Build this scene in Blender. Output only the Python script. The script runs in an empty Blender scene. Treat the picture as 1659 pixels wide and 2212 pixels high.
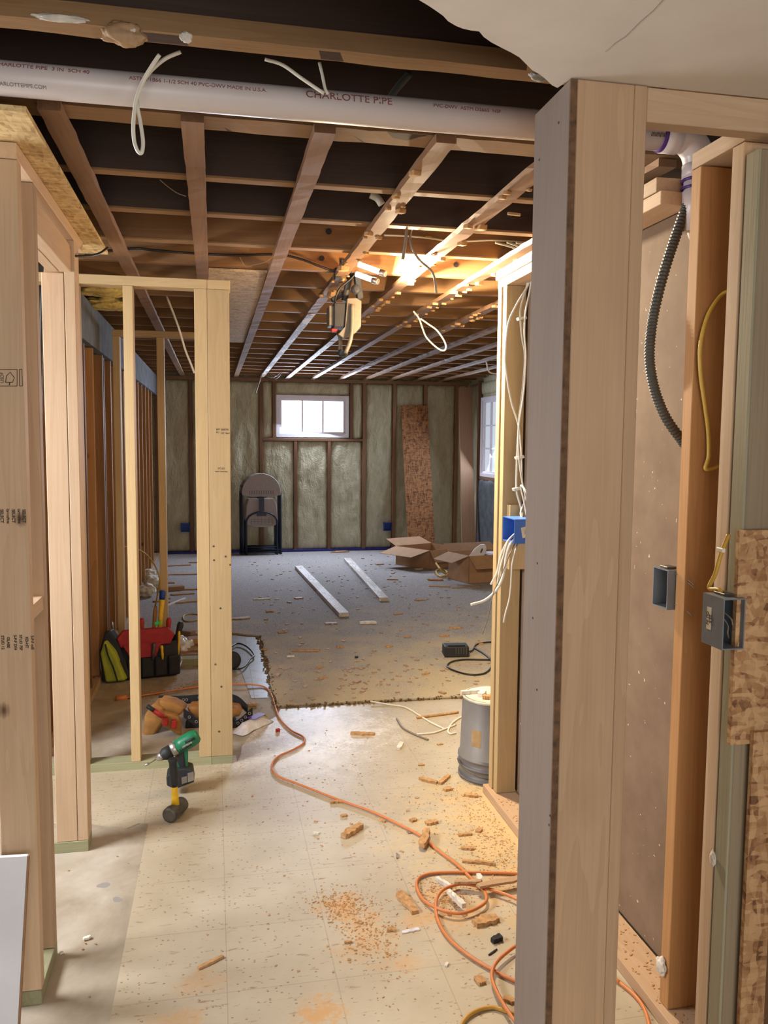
import bpy, bmesh, math, random
from mathutils import Vector, Matrix, noise
random.seed(7)
sc = bpy.context.scene
COL = sc.collection
# ------------------------------------------------------------------ camera
FPX = 1781.8
CX, CY, HC = 829.5, 1106.0, 1.5
R_ = Vector((0.97944465, -0.20154417, 0.00825445))
U_ = Vector((0.00953863, 0.08715322, 0.99614925))
F_ = Vector((0.20148747, 0.97559431, -0.08728421))
cam = bpy.data.objects.new('camera', bpy.data.cameras.new('camera'))
COL.objects.link(cam)
cam.data.sensor_fit = 'HORIZONTAL'; cam.data.sensor_width = 36.0
cam.data.lens = FPX / 1659 * 36.0
cam.data.clip_start = 0.02
m = Matrix.Identity(4)
for i in range(3):
    m[i][0], m[i][1], m[i][2] = R_[i], U_[i], -F_[i]
m[2][3] = HC
cam.matrix_world = m
sc.camera = cam
# ------------------------------------------------------------------ light and exposure
sc.view_settings.view_transform = 'Standard'
sc.view_settings.look = 'None'
sc.view_settings.gamma = 1.0
sc.view_settings.use_curve_mapping = False
sc.view_settings.exposure = 0.0
w = bpy.data.worlds.new('world'); sc.world = w; w.use_nodes = True
w.node_tree.nodes['Background'].inputs[0].default_value = (0.93, 0.96, 1.0, 1)
w.node_tree.nodes['Background'].inputs[1].default_value = 0.30

def area(name, loc, target, sx, sy, power, col, spread=180):
    l = bpy.data.lights.new(name, 'AREA'); l.shape = 'RECTANGLE'; l.size = sx; l.size_y = sy
    l.energy = power; l.color = col; l.spread = math.radians(spread)
    o = bpy.data.objects.new(name, l); COL.objects.link(o); o.location = loc
    o.rotation_euler = (Vector(target) - Vector(loc)).to_track_quat('-Z', 'Y').to_euler()
    return o
area('fill_behind_camera', (0.3, -2.6, 1.3), (0.3, 4.0, 1.4), 2.6, 2.0, 70, (1.0, 0.965, 0.92))  # added soft fill behind the camera; no door is built there
area('daylight_back_window', (1.28, 10.78, 1.80), (1.0, 7.0, 0.3), 0.85, 0.48, 84, (0.72, 0.82, 1.0))
area('daylight_right_window', (3.33, 9.85, 1.55), (1.5, 9.0, 0.6), 0.8, 0.9, 22, (0.75, 0.84, 1.0))
area('daylight_left_window', (-1.95, 2.55, 1.6), (-0.2, 2.75, 0.0), 0.9, 0.8, 115, (0.96, 0.97, 1.0))
area('fill_behind_right', (2.9, -1.2, 1.5), (-0.5, 2.8, 1.2), 1.2, 1.8, 20, (1.0, 0.95, 0.88))  # added fill from behind right to brighten the left studs, no real door

# ------------------------------------------------------------------ projecting helpers (photo pixel -> point on a plane of the place)
def ray(x, y): return F_ * FPX + R_ * (x - CX) - U_ * (y - CY)
def fl(x, y, z=0.0):
    d = ray(x, y); t = (z - HC) / d.z; return Vector((d.x * t, d.y * t, z))
def onY(x, y, Y):
    d = ray(x, y); t = Y / d.y; return Vector((d.x * t, Y, HC + d.z * t))
def onX(x, y, X):
    d = ray(x, y); t = X / d.x; return Vector((X, d.y * t, HC + d.z * t))

# ------------------------------------------------------------------ materials
class NT:
    def __init__(s, name):
        s.m = bpy.data.materials.new(name); s.m.use_nodes = True
        s.t = s.m.node_tree; s.b = s.t.nodes['Principled BSDF']
    def n(s, typ, **kw):
        nd = s.t.nodes.new(typ)
        ins = kw.pop('ins', {})
        for k, v in kw.items(): setattr(nd, k, v)
        for k, v in ins.items():
            sock = nd.inputs[k]
            if isinstance(v, bpy.types.NodeSocket): s.t.links.new(v, sock)
            else: sock.default_value = v
        return nd
    def link(s, a, b): s.t.links.new(a, b)
    def math(s, op, a, b=0.0, c=None, clamp=False):
        nd = s.t.nodes.new('ShaderNodeMath'); nd.operation = op; nd.use_clamp = clamp
        for i, v in enumerate((a, b) if c is None else (a, b, c)):
            if isinstance(v, bpy.types.NodeSocket): s.t.links.new(v, nd.inputs[i])
            else: nd.inputs[i].default_value = v
        return nd.outputs[0]
    def mix(s, f, a, b, mode='MIX'):
        nd = s.t.nodes.new('ShaderNodeMix'); nd.data_type = 'RGBA'; nd.blend_type = mode
        for sock, v in ((nd.inputs[0], f), (nd.inputs[6], a), (nd.inputs[7], b)):
            if isinstance(v, bpy.types.NodeSocket): s.t.links.new(v, sock)
            elif isinstance(v, (int, float)): sock.default_value = v
            else: sock.default_value = (*v, 1) if len(v) == 3 else v
        return nd.outputs[2]
    def ramp(s, f, stops):
        nd = s.t.nodes.new('ShaderNodeValToRGB'); cr = nd.color_ramp
        while len(cr.elements) < len(stops): cr.elements.new(0.5)
        for e, (p, c) in zip(cr.elements, stops):
            e.position = p; e.color = (*c, 1) if len(c) == 3 else c
        s.t.links.new(f, nd.inputs[0]); return nd.outputs[0]
    def map(s, scale, coord='Object', offset_random=True, loc=(0, 0, 0)):
        tc = s.t.nodes.new('ShaderNodeTexCoord'); mp = s.t.nodes.new('ShaderNodeMapping')
        mp.inputs['Scale'].default_value = scale
        s.link(tc.outputs[coord], mp.inputs[0])
        if offset_random:
            oi = s.t.nodes.new('ShaderNodeObjectInfo'); cb = s.t.nodes.new('ShaderNodeCombineXYZ')
            for i, k in enumerate((37.0, 91.0, 53.0)): s.link(s.math('MULTIPLY', oi.outputs['Random'], k), cb.inputs[i])
            s.link(cb.outputs[0], mp.inputs['Location'])
        else: mp.inputs['Location'].default_value = loc
        return mp.outputs[0]
    def bump(s, h, strength=0.3, dist=0.01):
        nd = s.n('ShaderNodeBump', ins={'Strength': strength, 'Distance': dist, 'Height': h})
        s.link(nd.outputs[0], s.b.inputs['Normal'])
    def noise(s, vec, scale, detail=4.0, rough=0.55, dist=0.0):
        nd = s.n('ShaderNodeTexNoise', ins={'Vector': vec, 'Scale': scale, 'Detail': detail, 'Roughness': rough, 'Distortion': dist}); return nd.outputs[0]
    def vor(s, vec, scale, feature='F1'):
        return s.n('ShaderNodeTexVoronoi', feature=feature, ins={'Vector': vec, 'Scale': scale})
    def color(s, c):
        if isinstance(c, bpy.types.NodeSocket): s.link(c, s.b.inputs['Base Color'])
        else: s.b.inputs['Base Color'].default_value = (*c, 1)
    def rough(s, r): s.b.inputs['Roughness'].default_value = r

def sr(r, g, b):   # 0-255 sRGB to linear
    f = lambda c: (c / 255 / 12.92) if c <= 10 else ((c / 255 + 0.055) / 1.055) ** 2.4
    return (f(r), f(g), f(b))

def flat(name, c, rough=0.6, metal=0.0, noise_amt=0.12, scale=30, emit=0.0, alpha=None):
    t = NT(name); v = t.map((1, 1, 1))
    nz = t.noise(v, scale)
    d = tuple(x * (1 - noise_amt * 1.6) for x in c); l = tuple(min(1, x * (1 + noise_amt)) for x in c)
    t.color(t.ramp(nz, [(0.3, d), (0.7, l)])); t.rough(rough); t.b.inputs['Metallic'].default_value = metal
    if emit:
        t.b.inputs['Emission Color'].default_value = (*c, 1); t.b.inputs['Emission Strength'].default_value = emit
    if alpha is not None: t.b.inputs['Alpha'].default_value = alpha
    return t.m

def wood(name, c1, c2, knot=(0.10, 0.045, 0.02), rough=0.65, vary=0.12, knots=0.45, streak=0.5, paint=None, paint_lo=0.55, paint_scale=6.0, grey=None, grain=9.0):
    t = NT(name)
    v = t.map((1, 1, 0.06)); vk = t.map((5.0, 5.0, 3.4)); vf = t.map((1, 1, 0.02))
    vp = t.map((1, 1, 1))
    n1 = t.noise(v, grain, 3, 0.5, 1.2)
    rings = t.math('FRACT', t.math('MULTIPLY', n1, 9.0))
    rings = t.math('SUBTRACT', 1.0, t.math('MULTIPLY', rings, 0.3))
    n2 = t.noise(vf, 160.0, 3, 0.6)
    f = t.math('ADD', t.math('MULTIPLY', rings, 0.62), t.math('MULTIPLY', n2, streak))
    base = t.ramp(f, [(0.35, c2), (0.95, c1)])
    cl = t.noise(vp, 2.2, 3)
    base = t.mix(t.math('MULTIPLY', cl, 0.45), base, tuple(x * 0.72 for x in c2))
    oi = t.n('ShaderNodeObjectInfo')
    hsv = t.n('ShaderNodeHueSaturation', ins={'Color': base, 'Value': t.math('ADD', t.math('MULTIPLY', oi.outputs['Random'], vary * 2), 1 - vary)})
    base = hsv.outputs[0]
    if knots > 0:
        vo = t.vor(vk, 1.0)
        sel = t.math('LESS_THAN', t.n('ShaderNodeSeparateColor', ins={'Color': vo.outputs['Color']}).outputs[0], knots)
        k = t.math('MULTIPLY', t.math('SUBTRACT', 1.0, t.math('MULTIPLY', t.math('ADD', vo.outputs['Distance'], t.math('MULTIPLY', n2, 0.05)), 9.0), clamp=True), sel)
        halo = t.math('MULTIPLY', t.math('SUBTRACT', 1.0, t.math('MULTIPLY', vo.outputs['Distance'], 3.6), clamp=True), sel)
        base = t.mix(t.math('MULTIPLY', halo, 0.5), base, c2)
        base = t.mix(t.math('MULTIPLY', k, 1.9, clamp=True), base, knot)
    if grey: base = t.mix(t.math('MULTIPLY', t.noise(vp, 5.0), 0.8), base, grey)
    if paint:
        vs = t.map((1, 1, 0.35)); pn = t.noise(vs, paint_scale * 8, 5, 0.7)
        pl = t.noise(vs, paint_scale, 2)
        pm = t.math('GREATER_THAN', t.math('ADD', t.math('MULTIPLY', pn, 0.5), t.math('MULTIPLY', pl, 0.5)), paint_lo)
        base = t.mix(pm, base, paint)
    t.color(base); t.rough(rough); t.bump(f, 0.12, 0.004)
    return t.m

M = {}
M['pine'] = wood('pine', sr(216, 188, 156), sr(188, 155, 122), knots=0.9)
M['pine_yellow'] = wood('pine_yellow', sr(206, 180, 134), sr(184, 154, 108), knots=0.6)
M['pine_plain'] = wood('pine_plain', sr(194, 164, 132), sr(166, 134, 104), knots=0.35, grain=5.0)
M['fir_brown'] = wood('fir_brown', sr(196, 146, 92), sr(160, 112, 66), knots=0.75, vary=0.08)
M['old_fir'] = wood('old_fir', sr(132, 92, 62), sr(92, 62, 44), knots=0.3, grain=6)
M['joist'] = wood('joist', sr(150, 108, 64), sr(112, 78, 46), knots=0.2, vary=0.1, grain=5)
M['joist_shaded'] = wood('joist_shaded', sr(74, 54, 42), sr(50, 36, 30), knots=0.0, vary=0.1, grain=5)  # aged brown, darkened further: shade of the near bays is in the colour
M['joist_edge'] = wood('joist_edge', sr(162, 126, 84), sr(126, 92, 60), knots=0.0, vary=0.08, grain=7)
M['strip'] = wood('strip', sr(150, 112, 80), sr(114, 82, 58), knots=0.2, grain=6)
M['strip_paint'] = wood('strip_paint', sr(140, 104, 80), sr(100, 74, 60), paint=sr(222, 220, 226), paint_lo=0.5, knots=0.0)
M['treated'] = wood('treated', sr(168, 166, 130), sr(132, 132, 98), knots=0.2)
M['treated_pale'] = wood('treated_pale', sr(182, 178, 154), sr(150, 148, 124), knots=0.3, streak=0.7)
M['treated_rough'] = wood('treated_rough', sr(166, 150, 124), sr(124, 110, 90), knots=0.25, streak=0.8)
M['grey_board'] = wood('grey_board', sr(148, 132, 120), sr(126, 112, 101), knots=0.12, streak=0.3)
M['brown_edge'] = flat('brown_edge', sr(104, 76, 52), 0.8, noise_amt=0.3, scale=60)
M['board_white'] = wood('board_white', sr(206, 196, 186), sr(170, 158, 146), knots=0.1, paint=sr(226, 222, 220), paint_lo=0.5)
M['plank'] = wood('plank', sr(164, 130, 100), sr(132, 100, 76), knots=0.2)
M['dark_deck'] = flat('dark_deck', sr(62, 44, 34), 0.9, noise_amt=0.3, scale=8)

def osb(name, c1, c2, c3):
    t = NT(name); v = t.map((1, 1, 1))
    d = t.n('ShaderNodeTexNoise', ins={'Vector': v, 'Scale': 7.0, 'Detail': 2.0})
    dsx = t.n('ShaderNodeVectorMath', operation='SCALE', ins={0: d.outputs[1], 'Scale': 0.03})
    va = t.n('ShaderNodeVectorMath', operation='ADD', ins={0: v, 1: dsx.outputs[0]})
    mp = t.n('ShaderNodeMapping', ins={0: va.outputs[0], 'Scale': (80, 80, 20), 'Rotation': (0.1, 0.5, 0.2)})
    mp2 = t.n('ShaderNodeMapping', ins={0: va.outputs[0], 'Scale': (26, 60, 90), 'Rotation': (0.5, 0.6, 0.9)})
    a = t.vor(mp.outputs[0], 1.0); b = t.vor(mp2.outputs[0], 1.0)
    ca = t.n('ShaderNodeSeparateColor', ins={'Color': a.outputs['Color']}).outputs[0]
    cb = t.n('ShaderNodeSeparateColor', ins={'Color': b.outputs['Color']}).outputs[1]
    f = t.math('MULTIPLY', t.math('ADD', ca, cb), 0.5)
    f = t.math('ADD', t.math('MULTIPLY', f, 0.8), t.math('MULTIPLY', t.noise(v, 70, 3), 0.25))
    t.color(t.ramp(f, [(0.12, c3), (0.35, c2), (0.62, c1), (0.85, tuple(min(1, x * 1.15) for x in c1))]))
    t.rough(0.7); t.bump(f, 0.25, 0.003); return t.m
M['osb'] = osb('osb', sr(196, 158, 116), sr(168, 124, 84), sr(96, 62, 40))
M['osb_light'] = osb('osb_light', sr(214, 188, 136), sr(192, 160, 108), sr(150, 116, 70))
M['osb_pale'] = osb('osb_pale', sr(196, 172, 140), sr(172, 146, 116), sr(140, 114, 90))
M['osb_dark'] = osb('osb_dark', sr(172, 122, 78), sr(130, 84, 50), sr(66, 40, 26))

def drywall_mat():
    t = NT('drywall_paper'); v = t.map((1, 1, 1), 'Object', False)
    n = t.noise(v, 3.0, 5, 0.6); s = t.vor(t.map((30, 30, 9), 'Object', False), 1.0)
    c = t.ramp(n, [(0.3, sr(212, 202, 190)), (0.7, sr(228, 220, 210))])
    t.color(c); t.rough(0.85); t.bump(n, 0.1, 0.01); return t.m
M['drywall'] = drywall_mat()
def drybrown():
    t = NT('drywall_back_paper'); v = t.map((1, 1, 1), 'Object', False)
    n = t.noise(v, 6.0, 5, 0.6); sp = t.noise(v, 60, 2)
    c = t.ramp(n, [(0.3, sr(118, 96, 78)), (0.7, sr(138, 116, 94))])
    c = t.mix(t.math('GREATER_THAN', sp, 0.74), c, sr(206, 194, 176))
    t.color(c); t.rough(0.9); return t.m
M['drybrown'] = drybrown()
M['plaster'] = flat('plaster', sr(214, 206, 194), 0.85, noise_amt=0.15, scale=40)
M['wood_white_panel'] = flat('white_panel', sr(216, 218, 224), 0.55, noise_amt=0.05, scale=5)
M['panel_edge'] = flat('panel_edge', sr(150, 114, 84), 0.8)

def foam():
    t = NT('spray_foam'); v = t.map((1, 1, 1), 'Object', True); vs = t.map((1, 1, 0.35), 'Object', True)
    n = t.noise(vs, 14, 5, 0.6, 0.6); n2 = t.noise(v, 60, 3)
    c = t.ramp(n, [(0.3, sr(176, 170, 140)), (0.7, sr(206, 201, 174))])
    t.color(c); t.rough(0.9)
    h = t.math('ADD', n, t.math('MULTIPLY', n2, 0.3)); t.bump(h, 0.9, 0.03); return t.m
M['foam'] = foam()
M['foam_dark'] = flat('foam_dark', sr(84, 88, 92), 0.9, noise_amt=0.2, scale=12)
M['concrete_band'] = flat('concrete_band', sr(104, 104, 108), 0.9, noise_amt=0.25, scale=9)
M['blue_dark'] = flat('blue_dark', sr(34, 40, 132), 0.6, noise_amt=0.3, scale=12)
M['black_dark'] = flat('black_dark', sr(30, 30, 36), 0.7)

def floor_slab():
    t = NT('bare_slab'); v = t.map((1, 1, 1), 'Object', False)
    n = t.noise(v, 2.3, 6, 0.6, 0.8); n2 = t.noise(v, 14, 5, 0.65)
    c = t.ramp(n, [(0.3, sr(136, 124, 106)), (0.5, sr(176, 164, 144)), (0.68, sr(200, 190, 174))])
    c = t.mix(t.math('MULTIPLY', n2, 0.5), c, sr(112, 102, 86))
    b = t.vor(v, 3.1); patch = t.math('GREATER_THAN', t.noise(v, 5.5, 2), 0.66)
    c = t.mix(t.math('MULTIPLY', patch, 0.75), c, sr(134, 132, 132))
    gm = t.math('GREATER_THAN', t.noise(v, 4.0, 3), 0.62)
    c = t.mix(t.math('MULTIPLY', gm, 0.35), c, sr(150, 138, 96))
    t.color(c); t.rough(0.7); t.bump(n2, 0.2, 0.004); return t.m
M['slab'] = floor_slab()

def tiles():
    t = NT('speckled_tile'); pos = t.n('ShaderNodeNewGeometry').outputs['Position']
    mp = t.n('ShaderNodeMapping', ins={0: pos, 'Location': (-0.022, -2.755, 0)})
    br = t.n('ShaderNodeTexBrick', ins={'Vector': mp.outputs[0], 'Scale': 1.0, 'Mortar Size': 0.0014, 'Mortar Smooth': 0.3, 'Brick Width': 0.30, 'Row Height': 0.30, 'Color1': (0.42, 0.42, 0.42, 1), 'Color2': (0.58, 0.58, 0.58, 1), 'Mortar': (0.1, 0.1, 0.1, 1)})
    br.offset = 0.0; br.squash = 1.0
    sx = t.n('ShaderNodeMapping', ins={0: pos, 'Scale': (18, 70, 1), 'Rotation': (0, 0, 0.1)})
    fl1 = t.noise(sx.outputs[0], 1.0, 4, 0.7, 0.3)
    sx2 = t.n('ShaderNodeMapping', ins={0: pos, 'Scale': (1, 1, 1)})
    big = t.noise(sx2.outputs[0], 3.0, 4, 0.6)
    c = t.ramp(big, [(0.3, sr(172, 160, 136)), (0.7, sr(192, 181, 158))])
    c = t.mix(t.ramp(fl1, [(0.60, (0, 0, 0)), (0.68, (1, 1, 1))]), c, sr(150, 126, 98))
    sp = t.vor(t.n('ShaderNodeMapping', ins={0: pos, 'Scale': (60, 90, 1)}).outputs[0], 1.0)
    ds = t.n('ShaderNodeSeparateColor', ins={'Color': sp.outputs['Color']})
    spk = t.math('MULTIPLY', t.math('LESS_THAN', sp.outputs['Distance'], 0.22), t.math('LESS_THAN', ds.outputs[0], 0.26))
    c = t.mix(t.math('MULTIPLY', spk, 0.75), c, sr(120, 92, 66))
    c = t.mix(t.math('MULTIPLY', br.outputs['Fac'], 0.32), c, sr(112, 100, 84))
    tv = t.math('SUBTRACT', t.n('ShaderNodeSeparateColor', ins={'Color': br.outputs['Color']}).outputs[0], 0.5)
    c = t.n('ShaderNodeHueSaturation', ins={'Color': c, 'Value': t.math('ADD', 1.0, t.math('MULTIPLY', tv, 0.12))}).outputs[0]
    # dust patches and two painted glare patches, each with a shape of its own
    sep = t.n('ShaderNodeSeparateXYZ', ins={0: pos})
    dn = t.noise(pos, 60, 8, 0.85); dl = t.noise(pos, 11, 4, 0.7)
    dmix = t.math('ADD', t.math('MULTIPLY', dn, 0.6), t.math('MULTIPLY', dl, 0.4))
    def patch(c, x, y, rx, ry, amt, col):
        a = t.math('DIVIDE', t.math('SUBTRACT', sep.outputs[0], x), rx); b = t.math('DIVIDE', t.math('SUBTRACT', sep.outputs[1], y), ry)
        r = t.math('SQRT', t.math('ADD', t.math('MULTIPLY', a, a), t.math('MULTIPLY', b, b)))
        k = t.math('SUBTRACT', 1.0, r, clamp=True)
        th = t.math('ADD', dmix, t.math('MULTIPLY', t.math('POWER', k, 0.6), 0.235))
        msk = t.math('MULTIPLY', t.ramp(th, [(0.60, (0, 0, 0)), (0.72, (1, 1, 1))]), t.math('GREATER_THAN', k, 0.0))
        return t.mix(t.math('MULTIPLY', msk, amt), c, col)
    saw = sr(198, 154, 98)
    for (px, py, rx, ry, amt) in PATCHES:
        p = fl(px, py); c = patch(c, p.x, p.y, rx, ry, amt, saw)
    p = fl(690, 1575); c = patch(c, p.x, p.y, 0.55, 0.45, 0.7, sr(232, 228, 224))  # bluish-white glare on the tiles, painted into the colour
    p = fl(640, 1640); c = patch(c, p.x, p.y, 0.5, 0.35, 0.5, sr(226, 220, 208))  # weaker edge of the same glare, also painted
    p = fl(1080, 1800); c = patch(c, p.x, p.y, 0.6, 0.75, 0.8, sr(204, 180, 134))
    t.color(c); t.rough(0.42); return t.m
PATCHES = [(1120, 1800, 0.35, 0.55, 0.95), (1150, 1900, 0.35, 0.40, 0.8), (955, 1935, 0.12, 0.14, 0.9), (740, 1960, 0.12, 0.12, 0.95), (800, 2010, 0.12, 0.20, 0.6),
           (690, 2190, 0.10, 0.10, 1.1), (770, 2050, 0.10, 0.12, 0.55), (870, 2080, 0.12, 0.07, 0.6), (430, 2130, 0.10, 0.08, 0.5), (380, 2200, 0.12, 0.06, 0.6), (980, 1990, 0.13, 0.12, 0.7), (900, 1990, 0.1, 0.08, 0.6), (1000, 1730, 0.25, 0.2, 0.35)]
M['tile'] = tiles()
def bluetile():
    t = NT('old_blue_tile'); v = t.map((1, 1, 1), 'Object', False)
    br = t.n('ShaderNodeTexBrick', ins={'Vector': v, 'Scale': 1.0, 'Mortar Size': 0.002, 'Brick Width': 0.23, 'Row Height': 0.23, 'Color1': (*sr(126, 130, 142), 1), 'Color2': (*sr(140, 144, 154), 1), 'Mortar': (*sr(78, 74, 70), 1)})
    br.offset = 0.0; br.squash = 1.0
    c = t.mix(t.ramp(t.noise(v, 9, 5, 0.7), [(0.5, (0, 0, 0)), (0.6, (1, 1, 1))]), br.outputs['Color'], sr(126, 112, 92))
    t.color(c); t.rough(0.35); return t.m
M['bluetile'] = bluetile()
def carpet():
    t = NT('carpet'); pos = t.n('ShaderNodeNewGeometry').outputs['Position']
    n = t.noise(pos, 130, 3, 0.7); b = t.noise(pos, 3.2, 4, 0.6); n3 = t.noise(pos, 28, 4, 0.7)
    c = t.ramp(n, [(0.35, sr(120, 116, 118)), (0.62, sr(198, 192, 190))])
    c = t.mix(t.math('MULTIPLY', n3, 0.35), c, sr(150, 142, 134))
    sep = t.n('ShaderNodeSeparateXYZ', ins={0: pos})
    near = t.math('SUBTRACT', 1.0, t.math('DIVIDE', t.math('SUBTRACT', sep.outputs[1], 4.3), 3.2), clamp=True)
    dust = t.math('ADD', t.math('MULTIPLY', b, 0.8), t.math('MULTIPLY', near, 0.42))
    c = t.mix(t.math('MULTIPLY', t.ramp(dust, [(0.5, (0, 0, 0)), (0.78, (1, 1, 1))]), 0.7), c, sr(206, 188, 148))
    t.color(c); t.rough(0.95); t.bump(n, 0.8, 0.01); return t.m
M['carpet'] = carpet()
M['fray'] = flat('frayed_edge', sr(122, 98, 66), 0.95, noise_amt=0.4, scale=60)

M['pvc'] = flat('pvc', sr(214, 206, 206), 0.35, noise_amt=0.03, scale=3)
M['purple'] = flat('purple_primer', sr(78, 30, 128), 0.4)
M['print_red'] = flat('print_red', sr(150, 84, 84), 0.6)
M['print_grey'] = flat('print_grey', sr(120, 112, 112), 0.6)
M['ink'] = flat('ink', sr(62, 52, 46), 0.8, noise_amt=0.3, scale=90)
M['cable_white'] = flat('cable_white', sr(226, 222, 208), 0.4, noise_amt=0.04)
M['cable_yellow'] = flat('cable_yellow', sr(196, 158, 62), 0.45, noise_amt=0.06)
M['cable_grey'] = flat('cable_grey', sr(128, 118, 108), 0.5)
M['cable_black'] = flat('cable_black', sr(30, 29, 30), 0.45)
M['cord_orange'] = flat('cord_orange', sr(204, 124, 68), 0.45, noise_amt=0.06)
M['cord_olive'] = flat('cord_olive', sr(190, 146, 62), 0.45)
M['flex'] = flat('flex_conduit', sr(72, 72, 66), 0.5, metal=0.15)
M['blue_box'] = flat('blue_box', sr(62, 112, 200), 0.4, noise_amt=0.04)
M['blue_box_far'] = flat('blue_box_far', sr(24, 66, 150), 0.5, noise_amt=0.1)
M['grey_box'] = flat('grey_box', sr(118, 124, 132), 0.45, noise_amt=0.06)
M['sticker'] = flat('sticker', sr(220, 212, 190), 0.6)
M['steel'] = flat('steel', sr(176, 172, 166), 0.35, metal=0.9)
M['steel_dark'] = flat('steel_dark', sr(96, 92, 86), 0.5, metal=0.6, noise_amt=0.25)
M['chair_plastic'] = flat('chair_plastic', sr(160, 146, 140), 0.6, noise_amt=0.04)
M['chair_frame'] = flat('chair_frame', sr(36, 44, 60), 0.4, metal=0.3)
M['cardboard'] = flat('cardboard', sr(172, 134, 100), 0.85, noise_amt=0.07, scale=12)
M['cardboard_in'] = flat('cardboard_in', sr(136, 104, 78), 0.9, noise_amt=0.07, scale=12)
M['white_plastic'] = flat('white_plastic', sr(226, 226, 232), 0.4, noise_amt=0.03)
M['bucket'] = flat('bucket', sr(120, 118, 118), 0.45, noise_amt=0.08, scale=8)
M['bucket_rim'] = flat('bucket_rim', sr(206, 202, 186), 0.5)
M['tan_label'] = flat('tan_label', sr(186, 156, 112), 0.7)
M['fiber'] = flat('fiberboard', sr(190, 148, 100), 0.95, noise_amt=0.22, scale=60)
M['drill_green'] = flat('drill_green', sr(22, 116, 78), 0.4)
M['rubber'] = flat('rubber', sr(36, 38, 42), 0.6)
M['yellow'] = flat('yellow', sr(238, 192, 36), 0.45)
M['bag_black'] = flat('bag_black', sr(36, 36, 40), 0.8)
M['bag_red'] = flat('bag_red', sr(160, 34, 42), 0.7)
M['lime'] = flat('lime', sr(164, 172, 44), 0.6, noise_amt=0.12, scale=14)
M['leather'] = flat('leather', sr(168, 120, 62), 0.75, noise_amt=0.2, scale=18)
M['red'] = flat('red', sr(176, 42, 34), 0.5)
M['insul'] = flat('insulation', sr(212, 186, 112), 0.95, noise_amt=0.3, scale=30)
M['lamp_beige'] = flat('lamp_beige', sr(112, 106, 92), 0.5)
M['lamp_tube'] = flat('lamp_tube', sr(255, 244, 224), 0.4, noise_amt=0.0, emit=6.0)
M['pane'] = flat('window_glow', sr(236, 240, 255), 0.4, noise_amt=0.0, emit=2.2)
M['pane_dim'] = flat('window_glow_dim', sr(206, 214, 222), 0.4, noise_amt=0.0, emit=0.4)
M['vinyl_white'] = flat('vinyl_white', sr(222, 218, 226), 0.45, noise_amt=0.03)
M['twine'] = flat('twine', sr(150, 130, 96), 0.9)
M['scrap_white'] = flat('scrap_white', sr(222, 216, 204), 0.7)
M['scrap_wood'] = wood('scrap_wood', sr(190, 156, 118), sr(156, 118, 84), knots=0.0)
M['purple_print'] = flat('purple_print', sr(96, 44, 150), 0.4)
t = NT('clear_plastic'); t.color((0.85, 0.85, 0.88)); t.rough(0.15); t.b.inputs['Alpha'].default_value = 0.45
M['clear'] = t.m

# ------------------------------------------------------------------ objects
def top(o, label=None, cat=None, group=None, kind=None):
    if label: o['label'] = label
    if cat: o['category'] = cat
    if group: o['group'] = group
    if kind: o['kind'] = kind
    return o
def thing(name, loc, label, cat, group=None, kind=None):
    o = bpy.data.objects.new(name, None); COL.objects.link(o); o.location = loc; o.empty_display_size = 0.05
    return top(o, label, cat, group, kind)
def put(name, bm, mat, parent=None, loc=None, mat4=None, smooth=False):
    """link bm (in local coordinates when mat4/loc is given, else world) as one mesh object"""
    me = bpy.data.meshes.new(name)
    bmesh.ops.recalc_face_normals(bm, faces=bm.faces)
    if mat4 is None:
        if loc is None:
            zs = [v.co for v in bm.verts]
            mn = Vector([min(c[i] for c in zs) for i in range(3)]); mx = Vector([max(c[i] for c in zs) for i in range(3)])
            loc = Vector(((mn.x + mx.x) / 2, (mn.y + mx.y) / 2, mn.z))
            for v in bm.verts: v.co -= loc
        mat4 = Matrix.Translation(loc)
    bm.to_mesh(me); bm.free()
    if smooth:
        for p in me.polygons: p.use_smooth = True
    mats = mat if isinstance(mat, (list, tuple)) else [mat]
    for k in mats: me.materials.append(M[k] if isinstance(k, str) else k)
    o = bpy.data.objects.new(name, me); COL.objects.link(o)
    o.matrix_world = mat4
    if parent is not None:
        o.parent = parent
        pw = WM[parent.name] if parent.name in WM else Matrix.Translation(parent.location)
        o.matrix_parent_inverse = pw.inverted()
        WM[o.name] = mat4
    else: WM[o.name] = mat4
    return o
WM = {}

def b_box(bm, lo, hi, mi=0):
    vs = [bm.verts.new((x, y, z)) for x in (lo[0], hi[0]) for y in (lo[1], hi[1]) for z in (lo[2], hi[2])]
    for f in ((0, 1, 3, 2), (4, 6, 7, 5), (0, 4, 5, 1), (2, 3, 7, 6), (0, 2, 6, 4), (1, 5, 7, 3)):
        fc = bm.faces.new([vs[i] for i in f]); fc.material_index = mi
    return vs
def b_obox(bm, c, ax, ay, az, mi=0):
    """oriented box: centre and three half-axis vectors"""
    c, ax, ay, az = map(Vector, (c, ax, ay, az)); vs = []
    for i in (-1, 1):
        for j in (-1, 1):
            for k in (-1, 1): vs.append(bm.verts.new(c + ax * i + ay * j + az * k))
    for f in ((0, 1, 3, 2), (4, 6, 7, 5), (0, 4, 5, 1), (2, 3, 7, 6), (0, 2, 6, 4), (1, 5, 7, 3)):
        fc = bm.faces.new([vs[i] for i in f]); fc.material_index = mi
    return vs
def bevel(bm, w, seg=1):
    bmesh.ops.bevel(bm, geom=list(bm.edges), offset=w, segments=seg, affect='EDGES', profile=0.5)
def frame_of(d):
    d = d.normalized(); a = Vector((0, 0, 1)) if abs(d.z) < 0.9 else Vector((1, 0, 0))
    x = a.cross(d).normalized(); return x, d.cross(x)
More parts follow.
